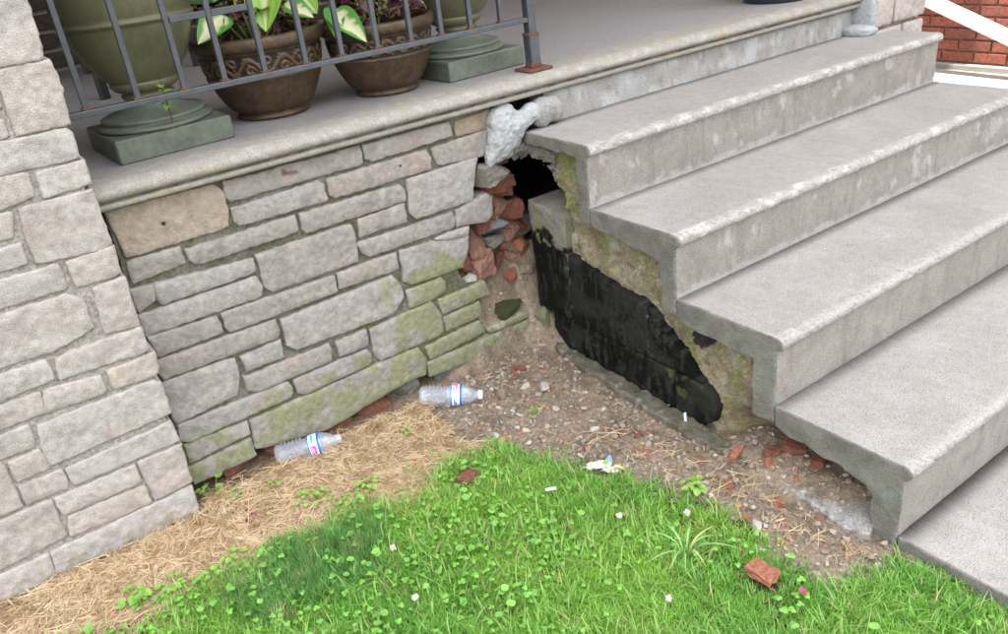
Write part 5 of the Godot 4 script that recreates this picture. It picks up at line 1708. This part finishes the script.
# ------------------------------------------------------------------ plants on the ground
func blades(n: int, tall: float, spread: float, wide: float, lean: float, s: int) -> ArrayMesh:
	var r := RandomNumberGenerator.new()
	r.seed = s
	var v := PackedVector3Array()
	var col := PackedColorArray()
	var idx := PackedInt32Array()
	for k in n:
		var a := r.randf() * TAU
		var p := Vector3(cos(a), 0, sin(a)) * spread * sqrt(r.randf())
		var h := tall * r.randf_range(0.55, 1.1)
		var d := a + r.randf_range(-1.2, 1.2)
		var dir := Vector3(cos(d), 0, sin(d))
		var side := Vector3(-dir.z, 0, dir.x) * wide * r.randf_range(0.7, 1.2)
		var bend := lean * r.randf_range(0.3, 1.4)
		var c := Color(1, 1, 1) * r.randf_range(0.55, 1.3)
		if r.randf() < 0.06:
			c = Color(2.1, 1.35, 1.2)
		var at := v.size()
		for i in 4:
			var t := i / 4.0
			var q := p + dir * h * bend * t * t + Vector3(0, h * (t - 0.25 * bend * t * t), 0)
			var w := 1.0 - t * t * 0.75
			v.append(q - side * w * 0.5)
			v.append(q + side * w * 0.5)
			col.append(c)
			col.append(c)
		v.append(p + dir * h * bend + Vector3(0, h * (1.0 - 0.25 * bend), 0))
		col.append(c)
		for i in 3:
			var b := at + i * 2
			idx.append_array([b, b + 1, b + 3, b, b + 3, b + 2])
		idx.append_array([at + 6, at + 7, at + 8])
	return build(v, idx, col, false, Vector3.UP)


# three-leaflet clover or, with one leaflet, a round scalloped leaf, on its stalk
func clover(leaflets: int, size: float, stalk: float, s: int) -> ArrayMesh:
	var r := RandomNumberGenerator.new()
	r.seed = s
	var v := PackedVector3Array()
	var col := PackedColorArray()
	var idx := PackedInt32Array()
	var top := Vector3(r.randf_range(-0.3, 0.3) * stalk, stalk, r.randf_range(-0.3, 0.3) * stalk)
	for k in 2:
		var a := Vector3(cos(k * 1.57), 0, sin(k * 1.57)) * 0.0009
		var b := v.size()
		v.append_array(PackedVector3Array([-a, a, top + a, top - a]))
		for i in 4:
			col.append(Color(0.9, 0.95, 0.8))
		idx.append_array([b, b + 1, b + 2, b, b + 2, b + 3])
	for k in leaflets:
		var ang := k * TAU / leaflets + r.randf_range(-0.2, 0.2)
		var d := Vector3(cos(ang), 0, sin(ang))
		var c := top + (d * size * 0.95 if leaflets > 1 else Vector3.ZERO)
		var tilt := Vector3(r.randf_range(-0.25, 0.25), 1, r.randf_range(-0.25, 0.25)).normalized()
		var e := tilt.cross(Vector3(0, 0, 1)).normalized()
		var f := e.cross(tilt)
		var b := v.size()
		var n := 11
		v.append(c + tilt * size * -0.12)
		col.append(Color(1.18, 1.18, 1.1))
		for i in n:
			var t := i * TAU / n
			var rad := size * (1.0 if leaflets > 1 else 1.0 + 0.07 * cos(t * 7.0))
			v.append(c + (e * cos(t) + f * sin(t)) * rad + tilt * sin(t * 2.0) * size * 0.10)
			col.append(Color(1, 1, 1) * (0.95 if i % 2 else 1.05))
		for i in n:
			idx.append_array([b, b + 1 + i, b + 1 + (i + 1) % n])
	return build(v, idx, col, false, Vector3.UP)


func make_vegetation():
	# lawn
	var tufts := []
	for k in 5:
		tufts.append(blades(12, 0.037, 0.014, 0.0025, 0.85, 800 + k))
	tufts.append(blades(14, 0.050, 0.016, 0.0014, 0.5, 806))
	tufts.append(blades(3, 0.060, 0.02, 0.0028, 1.3, 807))
	var tf := []
	var cl := []
	for k in 7:
		tf.append([])
		cl.append([])
	for k in 48000:
		var x := rng.randf_range(-3.4, -0.005)
		var z := rng.randf_range(0.28, 2.5)
		if k > 27000:
			x = rng.randf_range(-1.45, -0.005)
			z = rng.randf_range(0.33, 1.75)
		if not in_lawn(x, z, 0.018):
			continue
		# worn away around the scrap of paper and the brick bits
		if Vector2(x + 0.325, z - 0.690).length() < 0.05 or Vector2(x + 0.640, z - 0.492).length() < 0.038 or Vector2(x + 0.324, z - 1.222).length() < 0.035:
			continue
		# thinner along the edge of the bare soil
		var edge := x > -0.36 + (1.0 - z) * 0.2 and z < 1.36
		if edge and rng.randf() < 0.25:
			continue
		var fine := smoothstep(0.13, 0.02, Vector2((x + 1.10) * 0.6, z - 0.50).length() - 0.03 + nz(x, 0, z, 9.0) * 0.05)
		var kind := 5 if rng.randf() < fine * 0.9 else (6 if k % 9 == 0 else k % 5)
		var tone := clampf(0.5 + nz(x, 3, z, 2.6) * 1.1, 0, 1)
		var c := Color(0.12, 0.345, 0.034).lerp(Color(0.235, 0.465, 0.055), tone)
		if kind == 5:
			c = Color(0.105, 0.285, 0.055)
		c *= rng.randf_range(0.75, 1.2)
		if kind == 6:
			c = c.lerp(Color(0.30, 0.46, 0.14), 0.5)
		if rng.randf() < 0.045:
			c = Color(0.42, 0.35, 0.17)
		var s := rng.randf_range(0.65, 1.1) * (0.75 if edge else 1.0)
		tf[kind].append(Transform3D(Basis(Vector3.UP, rng.randf() * TAU) * Basis.from_scale(Vector3(s, s * rng.randf_range(0.8, 1.1), s)), Vector3(x, ground_y(x, z) - 0.002, z)))
		cl[kind].append(c)
	var lm := mass("grass", "green lawn grass in front of the porch", "grass")
	for k in 7:
		scatter(lm, "tufts", tufts[k], M.blade, tf[k], cl[k])
	var cm := mass("clover", "small three-leaved clover growing through the lawn", "clover")
	var im := mass("ground_ivy", "round-leaved ground ivy growing through the lawn", "ground ivy")
	# clover and ground ivy through the lawn
	for kind in 3:
		var m := clover(3, 0.0036, 0.026, 820) if kind == 0 else (clover(3, 0.0044, 0.030, 821) if kind == 1 else clover(1, 0.0092, 0.034, 822))
		var t2 := []
		var c2 := []
		for k in (2200 if kind == 0 else (1100 if kind == 1 else 260)):
			var x := rng.randf_range(-1.65, -0.02)
			var z := rng.randf_range(0.3, 1.75)
			if not in_lawn(x, z, 0.025):
				continue
			var rich := nz(x, 9 + kind, z, 3.2) + (0.35 if x < -0.55 and z < 0.95 else -0.12) + 0.3 * smoothstep(0.22, 0.10, Vector2(x + 0.74, z - 0.58).length())
			if rich < rng.randf_range(-0.05, 0.35):
				continue
			var s := rng.randf_range(0.7, 1.25)
			t2.append(Transform3D(Basis(Vector3.UP, rng.randf() * TAU) * Basis.from_scale(Vector3(s, s * rng.randf_range(0.8, 1.15), s)), Vector3(x, ground_y(x, z), z)))
			c2.append((Color(0.15, 0.365, 0.055) if kind < 2 else Color(0.175, 0.385, 0.075)) * rng.randf_range(0.8, 1.2))
		scatter(cm if kind < 2 else im, "leaves", m, M.leaf, t2, c2)
	# dry grass
	var dm := mass("dry_grass", "matted tan dry grass between the wall and the lawn", "dry grass")
	var straws := []
	for k in 4:
		straws.append(straw_mesh(840 + k))
	for k in 4:
		var t3 := []
		var c3 := []
		for i in 5200:
			var x := rng.randf_range(-1.9, -0.5) if i % 6 else rng.randf_range(-3.4, -1.75)
			var z := rng.randf_range(-0.02, 0.50) if i % 6 else rng.randf_range(-0.9, 0.50)
			if i > 5090:
				# thin mat on the soil right of the lawn and loose straws elsewhere
				x = rng.randf_range(-0.45, -0.02)
				z = rng.randf_range(0.1, 1.30)
				if x < -0.3 + 0.2 * z - 0.1 or (x > -0.07 and z > 0.98) or (z < 0.55 and rng.randf() > 0.2) or rng.randf() > 0.35 + 0.8 * smoothstep(0.12, 0.0, absf(x + 0.16 + (0.8 - z) * 0.18)):
					continue
			else:
				if x > -0.56 + nz(x, 2, z, 9.0) * 0.1 - 0.2 * smoothstep(0.12, 0.0, z) or (z < 0.075 + nz(x, 6, z, 12.0) * 0.03 and rng.randf() > 0.04):
					continue
				if x < -1.24 and x > -1.75 and z < 0.12:
					continue
				if in_lawn(x, z, 0.02) and rng.randf() > 0.12:
					continue
			var s := rng.randf_range(0.55, 1.15)
			t3.append(Transform3D(Basis(Vector3.UP, rng.randf() * TAU) * Basis(Vector3(0, 0, 1), rng.randf_range(-0.12, 0.22)) * Basis.from_scale(Vector3.ONE * s), Vector3(x, ground_y(x, z) + rng.randf_range(0.001, 0.011), z)))
			var c := Color(0.46, 0.335, 0.19).lerp(Color(0.60, 0.47, 0.30), rng.randf())
			if rng.randf() < 0.34:
				c = Color(0.30, 0.19, 0.10)
			c3.append(c)
		scatter(dm, "straws", straws[k], M.straw, t3, c3)
	# coarse grass clump
	var cg := thing("grass_clump", "coarse clump of long bluish blades at the right of the lawn", "grass clump", Vector3(-0.395, ground_y(-0.395, 1.05), 1.05))
	for k in 10:
		var a := k * 2.4
		var reach := rng.randf_range(0.06, 0.13)
		var pth := PackedVector3Array()
		var hgt := rng.randf_range(0.035, 0.052)
		for i in 7:
			var t := i / 6.0
			pth.append(Vector3(cos(a), 0, sin(a)) * (0.006 + reach * t) + Vector3(0, hgt * sin(pow(t, 0.6) * PI * 0.72) + 0.004, 0))
		lpart(cg, "blade", ribbon(pth, 0.0046), M.blade_blue if k % 6 else M.blade_dry)
	# leafy weeds on the dry grass
	var spots := [
		[-1.200, 0.040, 5, 0.019, "small bright green weed in the corner of pillar and wall"], [-1.154, 0.112, 3, 0.010, "tiny green weed on the dry grass right of the pillar foot"], [-1.014, 0.266, 4, 0.014, "left of two close yellow-green weeds in the dry grass"],
		[-0.975, 0.292, 4, 0.014, "right of two close yellow-green weeds in the dry grass"], [-0.928, 0.352, 5, 0.016, "ground ivy sprig at the lawn edge below the pink petal"], [-0.862, 0.330, 5, 0.016, "ground ivy sprig reaching up from the lawn edge into the dry grass"],
		[-1.306, 0.372, 4, 0.013, "round-leaved weed where dry grass meets the lawn, left part"], [-1.245, 0.335, 4, 0.013, "pale round-leaved weed just above the lawn edge, left of centre"], [-1.470, 0.320, 8, 0.017, "leafy yellow-green weed patch at the bottom left corner"], [-1.395, 0.345, 6, 0.015, "weed with rounded leaves right of the bottom left leafy patch"],
		[-0.660, 0.190, 4, 0.009, "tiny green seedling on the dry grass between the bottles"], [-0.205, 0.905, 7, 0.017, "bright yellow-green weed at the upper right lawn edge"], [-0.330, 0.365, 2, 0.012, "single green seedling on the bare soil"], [-1.055, 0.150, 3, 0.009, "sparse little weed in front of the bottle by the wall"],
	]
	for q in spots:
		var w := thing("weed", q[4], "weed", Vector3(q[0], ground_y(q[0], q[1]) + 0.004, q[1]), 0.0, "small weeds in the dry grass")
		var mesh := leaf(0.15, 0.10, 0.62, func(t, s): return Color(0.17, 0.33, 0.05).lerp(Color(0.25, 0.41, 0.08), absf(s)))
		for k in int(q[2]) * 2:
			var a: float = k * 2.4 + q[0] * 20.0
			var rad: float = q[3] * rng.randf_range(0.2, 2.0)
			var base := Vector3(cos(a) * rad, rng.randf_range(0.010, 0.026), sin(a) * rad)
			var tip: Vector3 = base + Vector3(cos(a + 0.4), rng.randf_range(-0.25, 0.3), sin(a + 0.4)) * q[3] * rng.randf_range(0.8, 1.4)
			var f := tip - base
			var r := Vector3.UP.cross(f).normalized()
			lpart(w, "leaf", mesh, M.leaf, base, Basis(r * f.length() * 0.95, f.cross(r).normalized() * f.length(), f))
			lpart(w, "stalk", tube(PackedVector3Array([Vector3(cos(a), 0, sin(a)) * rad * 0.3 - Vector3(0, 0.006, 0), base]), 0.0011, 0.0008, 4), M.stem)
	# clover blossoms
	for q in [[-0.935, 0.606, "white clover blossom on the left lawn, the higher of two there"], [-0.971, 0.774, "white clover blossom on the left lawn, the lower of two there"], [-0.547, 1.140, "white clover blossom low on the lawn, below the coarse grass clump"], [-0.450, 0.880, "white clover blossom in the middle of the lawn"], [-0.32, 0.98, "white clover blossom just above the coarse grass clump"]]:
		var y := ground_y(q[0], q[1])
		var w := thing("clover_blossom", q[2], "flower", Vector3(q[0], y, q[1]), 0.0, "white clover blossoms")
		lpart(w, "flower_head", chunk(Vector3(0.013, 0.011, 0.012), int(q[1] * 1000), 0.1, 0, 0.35, 6), M.clover_flower, Vector3(0.002, 0.044, 0.001))
		lpart(w, "stalk", tube(PackedVector3Array([Vector3.ZERO, Vector3(0.002, 0.041, 0.001)]), 0.0011, 0.0009, 5), M.stem)
	# fallen brown leaves and twigs
	for q in [[-0.345, 0.745, 0.034, 1.0, "curled tan dead leaf standing in the lawn below the paper scrap"], [-0.475, 0.420, 0.042, 2.2, "tan stick of dead grass on the soil above the lawn"]]:
		var lf := leaf(0.2, 0.3, 0.8, func(t, s): return Color(0.52, 0.37, 0.20))
		single("dead_leaf", lf, M.leaf, q[4], "leaf", Vector3(q[0], ground_y(q[0], q[1]) + (0.045 if q[1] > 0.5 else 0.004), q[1]), Basis(Vector3.UP, q[3]) * Basis(Vector3(1, 0, 0), 0.1) * Basis.from_scale(Vector3(q[2] * 0.45, q[2], q[2])))


func straw_mesh(s: int) -> ArrayMesh:
	var r := RandomNumberGenerator.new()
	r.seed = s
	var v := PackedVector3Array()
	var col := PackedColorArray()
	var idx := PackedInt32Array()
	for k in 4:
		var a := r.randf() * TAU
		var d := Vector3(cos(a), 0, sin(a))
		var n := Vector3(-d.z, 0, d.x)
		var len := r.randf_range(0.035, 0.085)
		var bow := r.randf_range(-0.25, 0.25)
		var p := Vector3(r.randf_range(-0.012, 0.012), 0, r.randf_range(-0.012, 0.012))
		var at := v.size()
		var arch := r.randf_range(0.0, 0.14)
		for i in 5:
			var t := i / 4.0 - 0.5
			var q := p + d * len * t + n * bow * len * (t * t - 0.25) + Vector3(0, arch * len * (0.25 - t * t) * 2.0 + 0.001, 0)
			var w := 0.0008 * (1.15 - absf(t))
			v.append(q - n * w)
			v.append(q + n * w + Vector3(0, 0.0004, 0))
			var c := Color.WHITE * r.randf_range(0.85, 1.1)
			col.append(c)
			col.append(c)
		for i in 4:
			var b := at + i * 2
			idx.append_array([b, b + 1, b + 3, b, b + 3, b + 2])
	return build(v, idx, col, false, Vector3.UP)


func ribbon(path: PackedVector3Array, wide: float) -> ArrayMesh:
	var v := PackedVector3Array()
	var idx := PackedInt32Array()
	var n := path.size()
	for i in n:
		var d := (path[mini(i + 1, n - 1)] - path[maxi(i - 1, 0)]).normalized()
		var s := d.cross(Vector3.UP).normalized()
		var w := wide * 0.5 * (1.0 - pow(float(i) / (n - 1), 2.2))
		v.append(path[i] - s * w)
		v.append(path[i] - Vector3(0, w * 0.35, 0))
		v.append(path[i] + s * w)
	for i in n - 1:
		var b := i * 3
		for k in 2:
			idx.append_array([b + k, b + k + 1, b + k + 4, b + k, b + k + 4, b + k + 3])
	return build(v, idx, PackedColorArray(), false, Vector3.UP)
